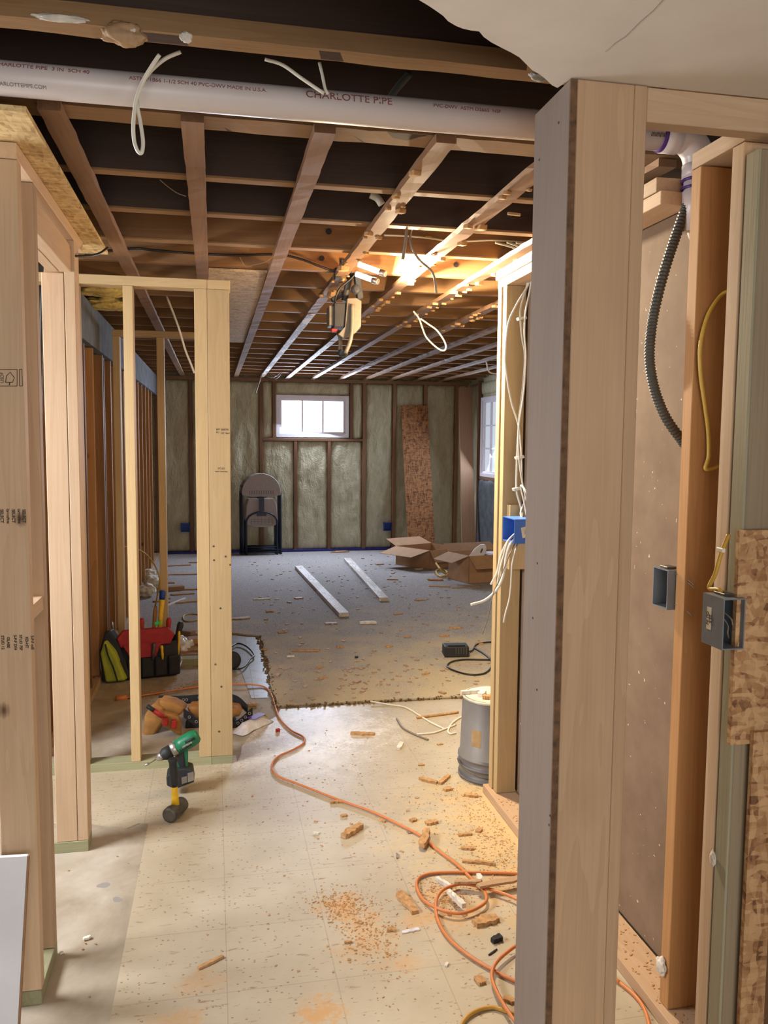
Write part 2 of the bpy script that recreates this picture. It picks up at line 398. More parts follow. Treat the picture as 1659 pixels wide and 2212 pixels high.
def b_tube(bm, pts, r, n=8, caps=True, mi=0):
    pts = [Vector(p) for p in pts]; rings = []; x, y = frame_of(pts[1] - pts[0])
    for i, p in enumerate(pts):
        d = (pts[min(i + 1, len(pts) - 1)] - pts[max(i - 1, 0)]).normalized()
        x = (x - d * x.dot(d)).normalized(); y = d.cross(x)
        rr = r[i] if isinstance(r, (list, tuple)) else r
        rings.append([bm.verts.new(p + (x * math.cos(a) + y * math.sin(a)) * rr) for a in [2 * math.pi * k / n for k in range(n)]])
    for a, b in zip(rings, rings[1:]):
        for k in range(n):
            f = bm.faces.new((a[k], a[(k + 1) % n], b[(k + 1) % n], b[k])); f.material_index = mi; f.smooth = True
    if caps:
        bm.faces.new(rings[0][::-1]).material_index = mi; bm.faces.new(rings[-1]).material_index = mi
def spline(pts, n=8):
    pts = [Vector(p) for p in pts]; out = []
    P = [pts[0] * 2 - pts[1]] + pts + [pts[-1] * 2 - pts[-2]]
    for i in range(1, len(P) - 2):
        for k in range(n):
            t = k / n; a, b, c, d = P[i - 1], P[i], P[i + 1], P[i + 2]
            out.append(0.5 * ((2 * b) + (c - a) * t + (2 * a - 5 * b + 4 * c - d) * t * t + (3 * b - a - 3 * c + d) * t ** 3))
    out.append(pts[-1]); return out
def tube(name, pts, r, mat, parent=None, n=8, seg=6, smooth=True):
    bm = bmesh.new(); b_tube(bm, spline(pts, seg) if smooth else pts, r, n); return put(name, bm, mat, parent)
def b_lathe(bm, prof, axis_p, axis_d, n=20, mi=0):
    """prof: list of (radius, distance along axis)"""
    p = Vector(axis_p); d = Vector(axis_d).normalized(); x, y = frame_of(d); rings = []
    for r, h in prof:
        rings.append([bm.verts.new(p + d * h + (x * math.cos(a) + y * math.sin(a)) * max(r, 1e-4)) for a in [2 * math.pi * k / n for k in range(n)]])
    for a, b in zip(rings, rings[1:]):
        for k in range(n):
            f = bm.faces.new((a[k], a[(k + 1) % n], b[(k + 1) % n], b[k])); f.material_index = mi; f.smooth = True
    bm.faces.new(rings[0][::-1]).material_index = mi; bm.faces.new(rings[-1]).material_index = mi
def b_prism(bm, poly, ex, mi=0):
    """poly: list of 3-D points; ex: extrusion vector"""
    ex = Vector(ex); a = [bm.verts.new(Vector(p)) for p in poly]; b = [bm.verts.new(Vector(p) + ex) for p in poly]
    n = len(a)
    bm.faces.new(a[::-1]).material_index = mi; bm.faces.new(b).material_index = mi
    for k in range(n): bm.faces.new((a[k], a[(k + 1) % n], b[(k + 1) % n], b[k])).material_index = mi

def lumber(name, p0, p1, wdt, thk, mat, parent=None, wdir=(1, 0, 0), bev=0.002, rough=0.0, label=None):
    """a board from p0 to p1 (centres of its ends); wdt measured along wdir"""
    p0, p1 = Vector(p0), Vector(p1); z = (p1 - p0); L = z.length; z.normalize()
    x = Vector(wdir); x = (x - z * x.dot(z)).normalized(); y = z.cross(x)
    m4 = Matrix(((x.x, y.x, z.x, p0.x), (x.y, y.y, z.y, p0.y), (x.z, y.z, z.z, p0.z), (0, 0, 0, 1)))
    bm = bmesh.new()
    if rough:
        n = max(4, int(L / 0.07)); rings = []
        for i in range(n + 1):
            q = []
            for sx, sy in ((-1, -1), (1, -1), (1, 1), (-1, 1)):
                j = Vector((noise.noise(Vector((i * 1.3 + sx, sy * 3, p0.x * 7 + p0.y))), noise.noise(Vector((i * 0.9, sx * 5 + sy, p0.y * 3))), 0)) * rough
                q.append(bm.verts.new((sx * wdt / 2 + j.x, sy * thk / 2 + j.y, L * i / n)))
            rings.append(q)
        for a, b in zip(rings, rings[1:]):
            for k in range(4): bm.faces.new((a[k], a[(k + 1) % 4], b[(k + 1) % 4], b[k]))
        bm.faces.new(rings[0][::-1]); bm.faces.new(rings[-1])
    else:
        b_box(bm, (-wdt / 2, -thk / 2, 0), (wdt / 2, thk / 2, L))
        if bev: bevel(bm, bev)
    o = put(name, bm, mat, parent, mat4=m4)
    if label: o['label'] = label
    return o
def abox(name, lo, hi, mat, parent=None, bev=0.0015, rough=0.0, label=None):
    """axis-aligned board, grain along its longest side"""
    d = [hi[i] - lo[i] for i in range(3)]; k = d.index(max(d)); c = [(hi[i] + lo[i]) / 2 for i in range(3)]
    p0, p1 = list(c), list(c); p0[k] = lo[k]; p1[k] = hi[k]
    wi = 0 if k != 0 else 1; ti = 3 - k - wi; wd = [0, 0, 0]; wd[wi] = 1
    return lumber(name, p0, p1, d[wi], d[ti], mat, parent, wd, bev, rough, label)
def slab(name, poly, z0, z1, mat, kind=None, parent=None):
    bm = bmesh.new(); b_prism(bm, [(x, y, z0) for x, y in poly], (0, 0, z1 - z0))
    o = put(name, bm, mat, parent)
    if kind: o['kind'] = kind
    return o
def text(name, body, size, mat, parent, m4, bend=None, bold=0.0):
    cu = bpy.data.curves.new(name, 'FONT'); cu.body = body; cu.size = size; cu.extrude = 0.0003; cu.offset = bold; cu.align_x = 'CENTER'; cu.align_y = 'CENTER'
    o = bpy.data.objects.new(name, cu); COL.objects.link(o)
    dg = bpy.context.evaluated_depsgraph_get(); me = bpy.data.meshes.new_from_object(o.evaluated_get(dg))
    bpy.data.objects.remove(o); bpy.data.curves.remove(cu)
    bm = bmesh.new(); bm.from_mesh(me); bpy.data.meshes.remove(me)
    if bend:
        for v in bm.verts:
            a = v.co.y / bend; v.co.y = math.sin(a) * (bend + v.co.z); v.co.z = math.cos(a) * (bend + 0.0006 + v.co.z)
    return put(name, bm, mat, parent, mat4=m4)
def face_m4(p, xdir, ydir):
    x = Vector(xdir).normalized(); y = Vector(ydir).normalized(); z = x.cross(y)
    return Matrix(((x.x, y.x, z.x, p[0]), (x.y, y.y, z.y, p[1]), (x.z, y.z, z.z, p[2]), (0, 0, 0, 1)))
def chip_bm(L, W, H, seed, seg=7, jag=0.18):
    rnd = random.Random(seed); bm = bmesh.new(); up, dn = [], []
    if jag > 0.1: H *= 0.78; jag *= 1.35; seg += 2
    for s in (-1, 1):
        rng = range(seg + 1) if s < 0 else range(seg, -1, -1)
        for i in rng:
            x = -L / 2 + L * i / seg; e = 1 - 0.25 * (abs(2 * i / seg - 1) ** 3)
            y = s * W / 2 * e * (1 + rnd.uniform(-jag, jag)); x += rnd.uniform(-jag, jag) * L / seg * 0.6
            up.append(bm.verts.new((x * 0.97, y * 0.94, H * (1 + rnd.uniform(-0.12, 0.12))))); dn.append(bm.verts.new((x, y, 0)))
    n = len(up); bm.faces.new(up); bm.faces.new(dn[::-1])
    for k in range(n): bm.faces.new((dn[k], dn[(k + 1) % n], up[(k + 1) % n], up[k]))
    return bm
def rotz(a, loc): return Matrix.Translation(loc) @ Matrix.Rotation(a, 4, 'Z')

# ------------------------------------------------------------------ the setting
slab('floor', [(-2.2, -3), (3.6, -3), (3.6, 11.0), (-2.2, 11.0)], -0.1, 0.0, 'slab', 'structure')
tile_poly = [(-0.278, -3), (-0.276, 2.1), (-0.264, 3.217), (-0.30, 3.225), (-0.34, 3.19), (-0.38, 3.205), (-0.47, 3.25), (-0.62, 3.28), (-2.1, 3.28), (-2.1, 3.90), (-0.6, 3.86), (0.09, 3.86)]
for px, py in ((512, 1648), (520, 1632), (522, 1615), (532, 1600), (545, 1585), (556, 1572), (575, 1560), (598, 1548), (606, 1533)):
    p = fl(px, py); tile_poly.append((p.x, p.y))
tile_poly += [(1.34, 4.5), (3.5, 4.5), (3.5, -3)]
slab('floor', tile_poly, 0.0, 0.003, 'tile', 'structure')
# carpet with a ragged cut edge
cp = []
def edge(a, b, n, amp):
    for i in range(n):
        t = i / n; x = a[0] + (b[0] - a[0]) * t; y = a[1] + (b[1] - a[1]) * t
        cp.append((x + random.uniform(-amp, amp), y + random.uniform(-amp, amp)))
edge((0.335, 4.54), (0.34, 6.2), 18, 0.012); edge((0.34, 6.2), (0.10, 6.36), 4, 0.01); edge((0.10, 6.36), (-0.66, 6.40), 8, 0.02)
cp.append((-0.69, 6.42)); cp.append((-0.69, 10.84)); cp.append((3.38, 10.84)); cp.append((3.38, 4.47)); edge((3.38, 4.47), (0.335, 4.54), 30, 0.008)
o = slab('carpet', cp, 0.003, 0.013, 'carpet')
top(o, 'worn grey speckled carpet covering the far room floor up to the back wall', 'carpet')
bm = bmesh.new(); rr = random.Random(3)
for i in range(420):
    j = rr.random()
    if j < 0.42: x, y = 0.33 + rr.gauss(0, 0.012), 4.5 + rr.random() * 1.75
    else: x, y = 0.33 + rr.random() * 2.4, 4.52 + rr.gauss(0, 0.012)
    a = rr.uniform(0, 6.28); l = rr.uniform(0.003, 0.010); h = rr.uniform(0.006, 0.014)
    b_obox(bm, (x, y, h * 0.6 + 0.002), (l * math.cos(a), l * math.sin(a), 0.002), (-math.sin(a) * 0.004, math.cos(a) * 0.004, 0), (0, 0.0, h * 0.4))
o = put('carpet_fringe', bm, 'fray', bpy.data.objects['carpet']); o['label'] = 'frayed brown cut edge'; o['kind'] = 'stuff'
slab('floor', [(0.20, 4.72), (0.325, 4.72), (0.325, 6.18), (0.11, 6.3), (0.12, 5.6), (0.16, 5.3)], 0.0, 0.003, 'bluetile', 'structure')
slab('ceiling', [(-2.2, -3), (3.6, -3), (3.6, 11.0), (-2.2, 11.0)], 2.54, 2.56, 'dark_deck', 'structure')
# torn drywall ceiling over the near right
zc = 2.212
dpts = [(905, 0), (925, 12), (940, 22), (957, 34), (968, 46), (985, 56), (1000, 62), (1018, 66), (1035, 68), (1045, 80), (1062, 92), (1085, 104), (1105, 114), (1122, 124), (1138, 140), (1150, 152), (1165, 160), (1180, 172), (1192, 184), (1204, 190)]
dp = [(-0.4, 0.2), (-0.1, 0.75), (0.12, 1.10)] + [tuple(fl(px, py, zc)[:2]) for px, py in dpts] + [(0.695, 1.60), (0.72, 1.585), (3.4, 1.585), (3.4, -3.0), (-0.4, -3.0)]
slab('ceiling', dp, zc, zc + 0.014, 'drywall', 'structure')
bm = bmesh.new(); b_tube(bm, [fl(x, y, zc - 0.0002) for x, y in ((1308, 112), (1330, 92), (1352, 78), (1385, 45), (1412, 22), (1432, 0))], 0.0006, 4)
o = put('crack', bm, 'print_grey', bpy.data.objects['ceiling.001'])
# walls
def wall(name, lo, hi, mat, hole=None, axis='x'):
    bm = bmesh.new()
    if hole is None: b_box(bm, lo, hi)
    else:
        a0, a1, z0, z1 = hole
        i = 0 if axis == 'x' else 1
        def seg(l, h, zl, zh):
            lo2, hi2 = list(lo), list(hi); lo2[i] = l; hi2[i] = h; lo2[2] = zl; hi2[2] = zh; b_box(bm, lo2, hi2)
        seg(lo[i], a0, lo[2], hi[2]); seg(a1, hi[i], lo[2], hi[2]); seg(a0, a1, lo[2], z0); seg(a0, a1, z1, hi[2])
    o = put(name, bm, mat); o['kind'] = 'structure'; return o
wb = wall('wall_back', (-0.85, 10.92, 0), (3.5, 10.99, 2.54), 'foam', (0.80, 1.76, 1.53, 2.07))
wr = wall('wall_right', (3.44, 2.5, 0), (3.51, 10.92, 2.54), 'foam', (9.60, 10.26, 1.04, 2.05), 'y')
wl = wall('wall_left', (-0.87, 3.95, 0), (-0.80, 10.92, 2.54), 'old_fir')
wall('wall_left', (-2.17, -1.0, 0), (-2.10, 4.02, 2.54), 'drybrown')
wall('wall_left', (-2.10, 3.95, 0), (-0.87, 4.02, 2.54), 'drybrown')
wall('wall_right', (1.228, 0.6, 0.04), (1.240, 3.27, 2.17), 'drybrown')
wall('wall_right', (1.24, 2.43, 0), (3.44, 2.50, 2.54), 'drybrown')

# back wall framing and foam
YB = 10.85
bx = [-0.70, -0.285, 0.16, 0.605, 1.965, 2.375, 2.80, 3.24]
for i, x in enumerate(bx):
    abox('stud', (x - 0.022, YB, 0.04), (x + 0.022, YB + 0.07, 2.24), 'strip' if x > 1.9 else 'old_fir', wb)
for x in (1.05, 1.495): abox('stud', (x - 0.02, YB, 0.04), (x + 0.02, YB + 0.07, 1.48), 'old_fir', wb)
for x in (0.77, 1.79): abox('stud', (x - 0.018, YB + 0.003, 1.51), (x + 0.018, YB + 0.07, 2.24), 'old_fir', wb)
abox('rough_sill', (0.627, YB - 0.002, 1.475), (1.943, YB + 0.068, 1.508), 'old_fir', wb)
abox('top_plate', (-0.78, YB - 0.004, 2.24), (3.4, YB + 0.07, 2.285), 'strip', wb)
o = abox('sole_plate', (-0.78, YB - 0.006, 0.0), (3.4, YB + 0.07, 0.04), 'blue_dark', wb); o['label'] = 'blue strip along the foot of the wall'
def foam_panel(x0, x1, z0, z1, parent, plane='y', at_=10.87, depth=0.05):
    bm = bmesh.new(); nx = max(6, int((x1 - x0) / 0.03)); nz = max(4, int((z1 - z0) / 0.03)); g = []
    for i in range(nx + 1):
        row = []
        for j in range(nz + 1):
            x = x0 + (x1 - x0) * i / nx; z = z0 + (z1 - z0) * j / nz
            n = noise.noise(Vector((x * 9, z * 4, at_))) * 0.014 + noise.noise(Vector((x * 26, z * 16, at_))) * 0.006
            e = min(i, nx - i, j, nz - j); n += 0.018 if e == 0 else (0.004 if e == 1 else 0)
            if plane == 'y': row.append(bm.verts.new((x, at_ + n, z)))
            else: row.append(bm.verts.new((at_ + n, x, z)))
        g.append(row)
    for i in range(nx):
        for j in range(nz):
            f = bm.faces.new((g[i][j], g[i + 1][j], g[i + 1][j + 1], g[i][j + 1])); f.smooth = True
    ext = bmesh.ops.extrude_face_region(bm, geom=list(bm.faces))
    dv = Vector((0, depth, 0)) if plane == 'y' else Vector((depth, 0, 0))
    for v in ext['geom']:
        if isinstance(v, bmesh.types.BMVert): v.co += dv
    return put('foam_panel', bm, 'foam', parent)
for a, b in ((-0.70, -0.285), (-0.285, 0.16), (0.16, 0.605), (1.965, 2.375), (2.375, 2.80), (2.80, 3.24)):
    foam_panel(a + 0.023, b - 0.023, 0.045, 2.235, wb)
for a, b in ((0.627, 1.03), (1.07, 1.475), (1.515, 1.943)): foam_panel(a + 0.001, b - 0.001, 0.045, 1.472, wb)
foam_panel(0.628, 0.750, 1.51, 2.235, wb); foam_panel(1.81, 1.942, 1.51, 2.235, wb); foam_panel(0.79, 1.77, 2.085, 2.235, wb)
foam_panel(3.263, 3.40, 0.045, 2.235, wb)
# right wall framing
for y in (10.36, 9.50, 9.05, 8.6, 8.1, 7.6, 7.1, 6.6, 6.1, 5.6, 5.1, 4.6): abox('stud', (3.38, y - 0.02, 0.04), (3.44, y + 0.02, 2.28), 'old_fir' if y > 9 else 'strip', wr)
foam_panel(10.38, 10.80, 0.045, 2.24, wr, 'x', 3.40, 0.035)
foam_panel(9.53, 10.33, 2.10, 2.25, wr, 'x', 3.40, 0.035)
for a in (9.07, 8.62, 8.12, 7.62, 7.12): foam_panel(a, a + 0.41, 0.05, 2.24, wr, 'x', 3.40, 0.035)
o = foam_panel(9.53, 10.33, 0.045, 1.0, wr, 'x', 3.37, 0.06); o.data.materials.clear(); o.data.materials.append(M['foam_dark']); o.name = 'dark_panel'
# left far wall: brown studs, grey band
for i in range(14):
    y = 4.35 + 0.43 * i
    abox('stud', (-0.795, y, 0.04), (-0.70, y + 0.04, 2.03), 'fir_brown', wl)
    abox('stud', (-0.74, y + 0.17, 0.04), (-0.712, y + 0.205, 2.03), 'old_fir', wl) if i % 2 else None
abox('sole_plate', (-0.80, 4.02, 0.0), (-0.69, 10.84, 0.038), 'pine_plain', wl)
abox('beam', (-0.79, 4.03, 2.032), (-0.685, 10.84, 2.27), 'concrete_band', wl)

# windows
def window(name, cx_, cz, wd, hg, pos, plane, panes, mats, kind='structure'):
    """framed window in plane y or x; pos = coordinate of its room face"""
    s = 1
    def bx_(bm, a0, a1, z0, z1, d0, d1):
        if plane == 'y': b_box(bm, (a0, pos + d0, z0), (a1, pos + d1, z1))
        else: b_box(bm, (pos + d0, a0, z0), (pos + d1, a1, z1))
    loc = (cx_, pos, cz - hg / 2) if plane == 'y' else (pos, cx_, cz - hg / 2)
    t = thing(name, loc, None, None, kind=kind)
    a0, a1, z0, z1 = cx_ - wd / 2, cx_ + wd / 2, cz - hg / 2, cz + hg / 2
    bm = bmesh.new(); f = 0.045
    bx_(bm, a0, a1, z0, z0 + f, 0, 0.06); bx_(bm, a0, a1, z1 - f, z1, 0, 0.06); bx_(bm, a0, a0 + f, z0 + f, z1 - f, 0, 0.06); bx_(bm, a1 - f, a1, z0 + f, z1 - f, 0, 0.06)
    put('window_frame', bm, mats[0], t)
    bm = bmesh.new(); f2 = 0.025; g = f + f2
    bx_(bm, a0 + f, a1 - f, z0 + f, z0 + g, 0.015, 0.05); bx_(bm, a0 + f, a1 - f, z1 - g, z1 - f, 0.015, 0.05)
    bx_(bm, a0 + f, a0 + g, z0 + g, z1 - g, 0.015, 0.05); bx_(bm, a1 - g, a1 - f, z0 + g, z1 - g, 0.015, 0.05)
    nx, nz = panes
    for i in range(1, nx):
        xx = a0 + g + (a1 - a0 - 2 * g) * i / nx; bx_(bm, xx - 0.009, xx + 0.009, z0 + g, z1 - g, 0.02, 0.045)
    for j in range(1, nz):
        zz = z0 + g + (z1 - z0 - 2 * g) * j / nz; bx_(bm, a0 + g, a1 - g, zz - 0.009, zz + 0.009, 0.021, 0.044)
    put('sash', bm, mats[0], t)
    bm = bmesh.new(); bx_(bm, a0 + f, a1 - f, z0 + f, z1 - f, 0.046, 0.052); o = put('pane', bm, mats[1], t)
    return t
window('window_1', 1.278, 1.797, 0.955, 0.545, 10.855, 'y', (3, 1), ('vinyl_white', 'pane'))
window('window_2', 9.93, 1.545, 0.66, 1.01, 3.385, 'x', (2, 3), ('vinyl_white', 'pane_dim'))
abox('rough_sill', (3.385, 9.55, 1.00), (3.44, 10.32, 1.035), 'old_fir', wr)
window('window_3', 2.55, 1.6, 1.0, 0.9, -2.10, 'x', (1, 1), ('vinyl_white', 'pane'))

# ------------------------------------------------------------------ joists, strips
NAMES = {0: 'dark rough ceiling joist nearest the viewer, half hidden by torn ceiling board', 1: 'doubled rough joist directly in front of the white drain pipe, its edge pale', 2: 'doubled rough joist just behind the white drain pipe, where the furring strips begin',
         3: 'dark joist with thin pale edge, first beyond the furring strip ends', 4: 'dark joist second beyond the furring strip ends, thin pale lower edge', 5: 'rough joist with a round drilled hole, just before the lamp-lit bays', 6: 'orange lamp-lit joist, nearest of the brightly lit ones, above the hanging work light', 7: 'second of the orange lamp-lit joists, just beyond the work light', 8: 'third of the orange lamp-lit joists beyond the hanging work light'}
GLUE = []
jy = [(1.29, .04), (1.745, .07), (2.185, .09), (2.68, .04), (3.10, .045), (3.55, .045)] + [(4.0 + 0.44 * i, .04) for i in range(16)]
for i, (y, th) in enumerate(jy):
    near = i in (1, 2)
    jm = 'joist_shaded' if i < 5 else 'joist'; xl = -0.79 if y > 3.9 else -2.05
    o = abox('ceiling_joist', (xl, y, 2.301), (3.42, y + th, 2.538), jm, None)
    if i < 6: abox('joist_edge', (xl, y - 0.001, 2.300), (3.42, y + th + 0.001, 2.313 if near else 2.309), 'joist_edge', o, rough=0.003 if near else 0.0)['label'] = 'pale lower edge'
    if i in NAMES: top(o, NAMES[i], 'joist')
    else: top(o, 'dim brown ceiling joist in the far half of the unfinished ceiling', 'joist', 'ceiling joists in the far half')
    if i == 1:
        b = abox('lath', (-2.0, y - 0.012, 2.286), (0.66, y - 0.003, 2.325), 'joist_edge', o, rough=0.002)
    if i == 1:
        for px, py, r_, sq_, mt_ in ((268, 74, 0.024, (1.7, .5, .9), 'scrap_wood'), (262, 68, 0.012, (1.2, .8, 1), 'plaster'), (285, 70, 0.010, (1, .8, 1.2), 'plaster'), (402, 80, 0.011, (1, .7, 1), 'plaster'), (130, 40, 0.012, (4, .5, .6), 'plaster'), (1165, 165, 0.014, (1.6, .6, .8), 'plaster')):
            GLUE.append((px, py, y - 0.014, r_, sq_, mt_, o))
    if i in (5, 6):
        for px, py in ((710, 500), (695, 558), (985, 572)):
            p = onY(px, py, y - 0.001)
            if 2.31 < p.z < 2.52:
                bm = bmesh.new(); b_lathe(bm, [(0.013, 0), (0.013, 0.003)], p, (0, -1, 0), 12); put('drilled_hole', bm, 'black_dark', o)
stx = [-0.376, -0.044, 0.285, 0.604, 0.935, 1.265, 1.62, 1.95, 2.28, 2.62, 2.96]
sl = ['reddish furring strip along the edge of the left ceiling panel', 'furring strip ending above the mitred post of the middle frame', 'third furring strip from the left, running from the pipe to the back wall', 'furring strip that the work light hangs from, white paint on its far half',
      'furring strip right of the work light, edge studded with torn nubs', 'blown-out bright furring strip above the lit post top', 'furring strip on the far right, passing behind the lit post', 'furring strip on the far right, second past the lit post', 'furring strip on the far right, third past the lit post', 'furring strip on the far right, fourth past the lit post', 'furring strip on the far right, last before the right wall']
nr = random.Random(5)
for i, x in enumerate(stx):
    y0 = 2.16 if i < 5 else (2.2 if i == 5 else 2.55)
    o = lumber('furring_strip', (x, y0, 2.287), (x + (0.0), 10.84, 2.287), 0.055, 0.022, 'strip', None, (1, 0, 0), 0.0, rough=0.003)
    top(o, sl[i], 'furring strip')
    if i >= 3 and i <= 6:
        ys = {3: 5.2, 4: 6.6, 5: 8.2, 6: 8.6}[i]
        lumber('painted_stretch', (x, ys, 2.2745), (x, 10.8, 2.2745), 0.05, 0.002, 'strip_paint', o, (1, 0, 0), 0)
    if i in (4, 5, 6, 3):
        bm = bmesh.new(); a, b = {3: (2.4, 4.6), 4: (2.4, 5.4), 5: (3.4, 5.6), 6: (4.2, 6.0)}[i]; n = 26
        for k in range(n):
            yy = nr.uniform(a, b); s = nr.uniform(0.006, 0.014) * (1.6 if k % 9 == 0 else 1)
            b_obox(bm, (x + nr.choice((-0.026, 0.026)) + nr.uniform(-.004, .004), yy, 2.275 - s * 0.3), (s, s * .3, 0), (-s * .3, s * 1.2, .002), (.001, 0, s * 0.6))
        bevel(bm, 0.002); o2 = put('torn_nubs', bm, 'fiber', o); o2['kind'] = 'stuff'
# panels on the ceiling
o = abox('ceiling_panel', (-1.9, 2.0, 2.2095), (-0.396, 3.44, 2.222), 'osb_light', None, bev=0); top(o, 'yellowish flake board panel overhead on the left, over the doorway frame', 'board panel')
o = abox('ceiling_panel', (-0.02, 4.08, 2.2985), (0.30, 6.9, 2.2995), 'osb_pale', None, bev=0)
bpy.data.objects.remove(o)
bm = bmesh.new(); b_box(bm, (-0.015, 4.05, 2.288), (0.258, 7.0, 2.299)); o = put('ceiling_panel', bm, 'osb_pale'); top(o, 'pale flake board patch on the ceiling behind the middle frame', 'board panel')

# ------------------------------------------------------------------ left doorway frame
T = thing('doorway_frame', (-0.50, 2.65, 0), 'near left pine doorway frame with stamped stud and treated green sole plate', 'wall frame')
XR, XL = -0.46, -0.549
abox('sole_plate', (XL, 2.204, 0.0), (XR, 2.427, 0.04), 'treated', T, label='greenish treated plate')
abox('sole_plate', (XL - 0.03, 3.038, 0.0), (XR, 3.128, 0.04), 'treated', T, label='greenish treated plate')
sa = abox('stud', (XL, 2.204, 0.041), (XR, 2.242, 2.169), 'pine', T)
abox('stud', (XL, 2.387, 0.041), (XR, 2.425, 2.169), 'pine_plain', T)
abox('stud', (XL - 0.02, 3.040, 0.041), (-0.497, 3.078, 2.058), 'pine', T)
abox('stud', (-0.495, 3.040, 0.041), (XR, 3.128, 2.169), 'pine', T)
abox('stud', (XL - 0.02, 3.09, 0.041), (-0.50, 3.126, 2.169), 'pine_plain', T)
abox('top_plate', (XL, 2.2, 2.17), (XR, 3.235, 2.208), 'pine', T)
abox('header', (-0.51, 2.427, 2.062), (-0.472, 3.038, 2.15), 'pine', T)
abox('header', (-0.549, 2.427, 2.062), (-0.512, 3.038, 2.15), 'pine', T)
abox('blocking', (XL, 2.243, 1.025), (XR - 0.004, 2.386, 1.063), 'pine', T)
def stamp(parent, px, py, Y, body, size, rot, mat='ink', bold=0.0):
    p = onY(px, py, Y); c, s = math.cos(rot), math.sin(rot)
    text('stamp', body, size, mat, parent, face_m4((p.x, Y - 0.0006, p.z), (c, 0, s), (-s, 0, c)), bold=bold)
h = -math.pi / 2
for k, (px, b) in enumerate(((4, 'SELECT'), (17, 'GreenFirst'), (29, 'SELECT'), (41, 'GreenFirst'), (52, 'SELECT'))):
    stamp(sa, px, 1115, 2.204, b, 0.0105 if b == 'SELECT' else 0.0085, h, bold=0.0003)
for k, (px, b) in enumerate(((6, 'STUD 12'), (18, 'GLABE'), (33, 'S-P-F 2X4'), (45, 'STUD 7SF'), (58, 'KD-HT'), (70, 'S-P-F mill'))):
    stamp(sa, px, 1388, 2.204, b, 0.0095, h, bold=0.0003)
# recycling-style emblem stamps in outlined boxes
for px0, px1 in ((-14, 37), (42, 66)):
    a, b, c, d = onY(px0, 798, 2.2034), onY(px1, 798, 2.2034), onY(px1, 834, 2.2034), onY(px0, 834, 2.2034)
    if px1 > 60: b.x = c.x = min(b.x, XR - 0.003)
    bm = bmesh.new()
    for u, v in ((a, b), (b, c), (c, d), (d, a)): b_tube(bm, [u, v], 0.0007, 4)
    put('stamp', bm, 'ink', sa)
q = [onY(*p, 2.2034) for p in ((12, 826), (14, 812), (22, 804), (31, 816), (27, 826), (12, 826))]
bm = bmesh.new(); b_tube(bm, q, 0.0009, 4); b_tube(bm, [onY(21, 826, 2.2034), onY(20, 832, 2.2034)], 0.0012, 4); put('stamp', bm, 'ink', sa)
stamp(sa, 5, 816, 2.204, 'USDF', 0.011, math.pi / 2)
# white panel leaning in the near left corner
bm = bmesh.new(); b_prism(bm, [(-1.15, 2.10, 0.001), (-0.492, 2.06, 0.001), (-0.476, 2.16, 0.434), (-1.15, 2.19, 0.443)], (0.0, 0.012, 0))
o = put('white_board', bm, 'wood_white_panel'); top(o, 'white-faced loose panel propped against the foot of the near left stud', 'panel')
bm = bmesh.new(); b_prism(bm, [(-0.4915, 2.060, 0.001), (-0.4875, 2.060, 0.001), (-0.4715, 2.160, 0.434), (-0.4755, 2.160, 0.434)], (0, 0.012, 0))
put('panel_edge', bm, 'panel_edge', o)
# wire through the frame top
tube('black_wire', [onY(158, 553, 3.05), onY(190, 553, 3.1), onY(215, 547, 3.2), onY(232, 535, 3.3)], 0.004, 'cable_black'); top(bpy.data.objects['black_wire'], 'short black wire poking out above the left doorway stud', 'wire')
o = tube('black_wire', [onY(118, 565, 3.16), onY(96, 590, 3.18), onY(90, 680, 3.2), onY(88, 800, 3.2), onY(88, 940, 3.2)], 0.006, 'cable_black'); top(o, 'black wire running down behind the near left doorway post', 'wire')

# ------------------------------------------------------------------ middle frame
T = thing('partition_frame', (-0.25, 3.81, 0), 'yellowish pine partition frame in the middle, with doubled end post', 'wall frame')
YM = 3.765
abox('sole_plate', (-0.79, YM, 0.0), (-0.022, YM + 0.089, 0.04), 'treated', T, label='green treated plate')
abox('sole_plate', (-0.021, YM, 0.0), (0.073, YM + 0.089, 0.04), 'treated', T, label='dark green end-grain plate end')
abox('top_plate', (-0.79, YM, 2.152), (-0.022, YM + 0.089, 2.192), 'pine_yellow', T)
abox('top_plate', (-0.021, YM, 2.152), (0.077, YM + 0.089, 2.192), 'pine_yellow', T)
abox('stud', (-0.377, YM, 0.041), (-0.337, YM + 0.089, 2.151), 'pine_yellow', T)
abox('stud', (-0.078, YM, 0.041), (-0.023, YM + 0.089, 2.151), 'pine_yellow', T)
sw = abox('stud', (-0.0215, YM, 0.041), (0.073, YM + 0.04, 2.151), 'pine_yellow', T)
abox('stud', (-0.60, YM, 0.041), (-0.56, YM + 0.089, 2.151), 'pine_yellow', T)
for px, py, b, sz in ((480, 928, 'SPF 2&BTR', 0.012), (470, 934, 'KD', 0.010), (487, 936, 'HT  No2', 0.010), (478, 1012, 'STUD', 0.012), (478, 1019, 'HEAT TREATED', 0.008)):
    stamp(sw, px, py, YM, b, sz, 0.0, 'tan_label' if 0 else 'ink')
bm = bmesh.new()
for px, py in ((461, 1180), (487, 1202), (497, 1220), (476, 1314), (465, 1435), (478, 1483), (473, 1580), (462, 1210)):
    p = onY(px, py, YM - 0.0005); b_lathe(bm, [(0.0045, 0), (0.0045, 0.0012), (0.002, 0.0018)], p, (0, -1, 0), 8)
put('screw_heads', bm, 'steel_dark', sw)
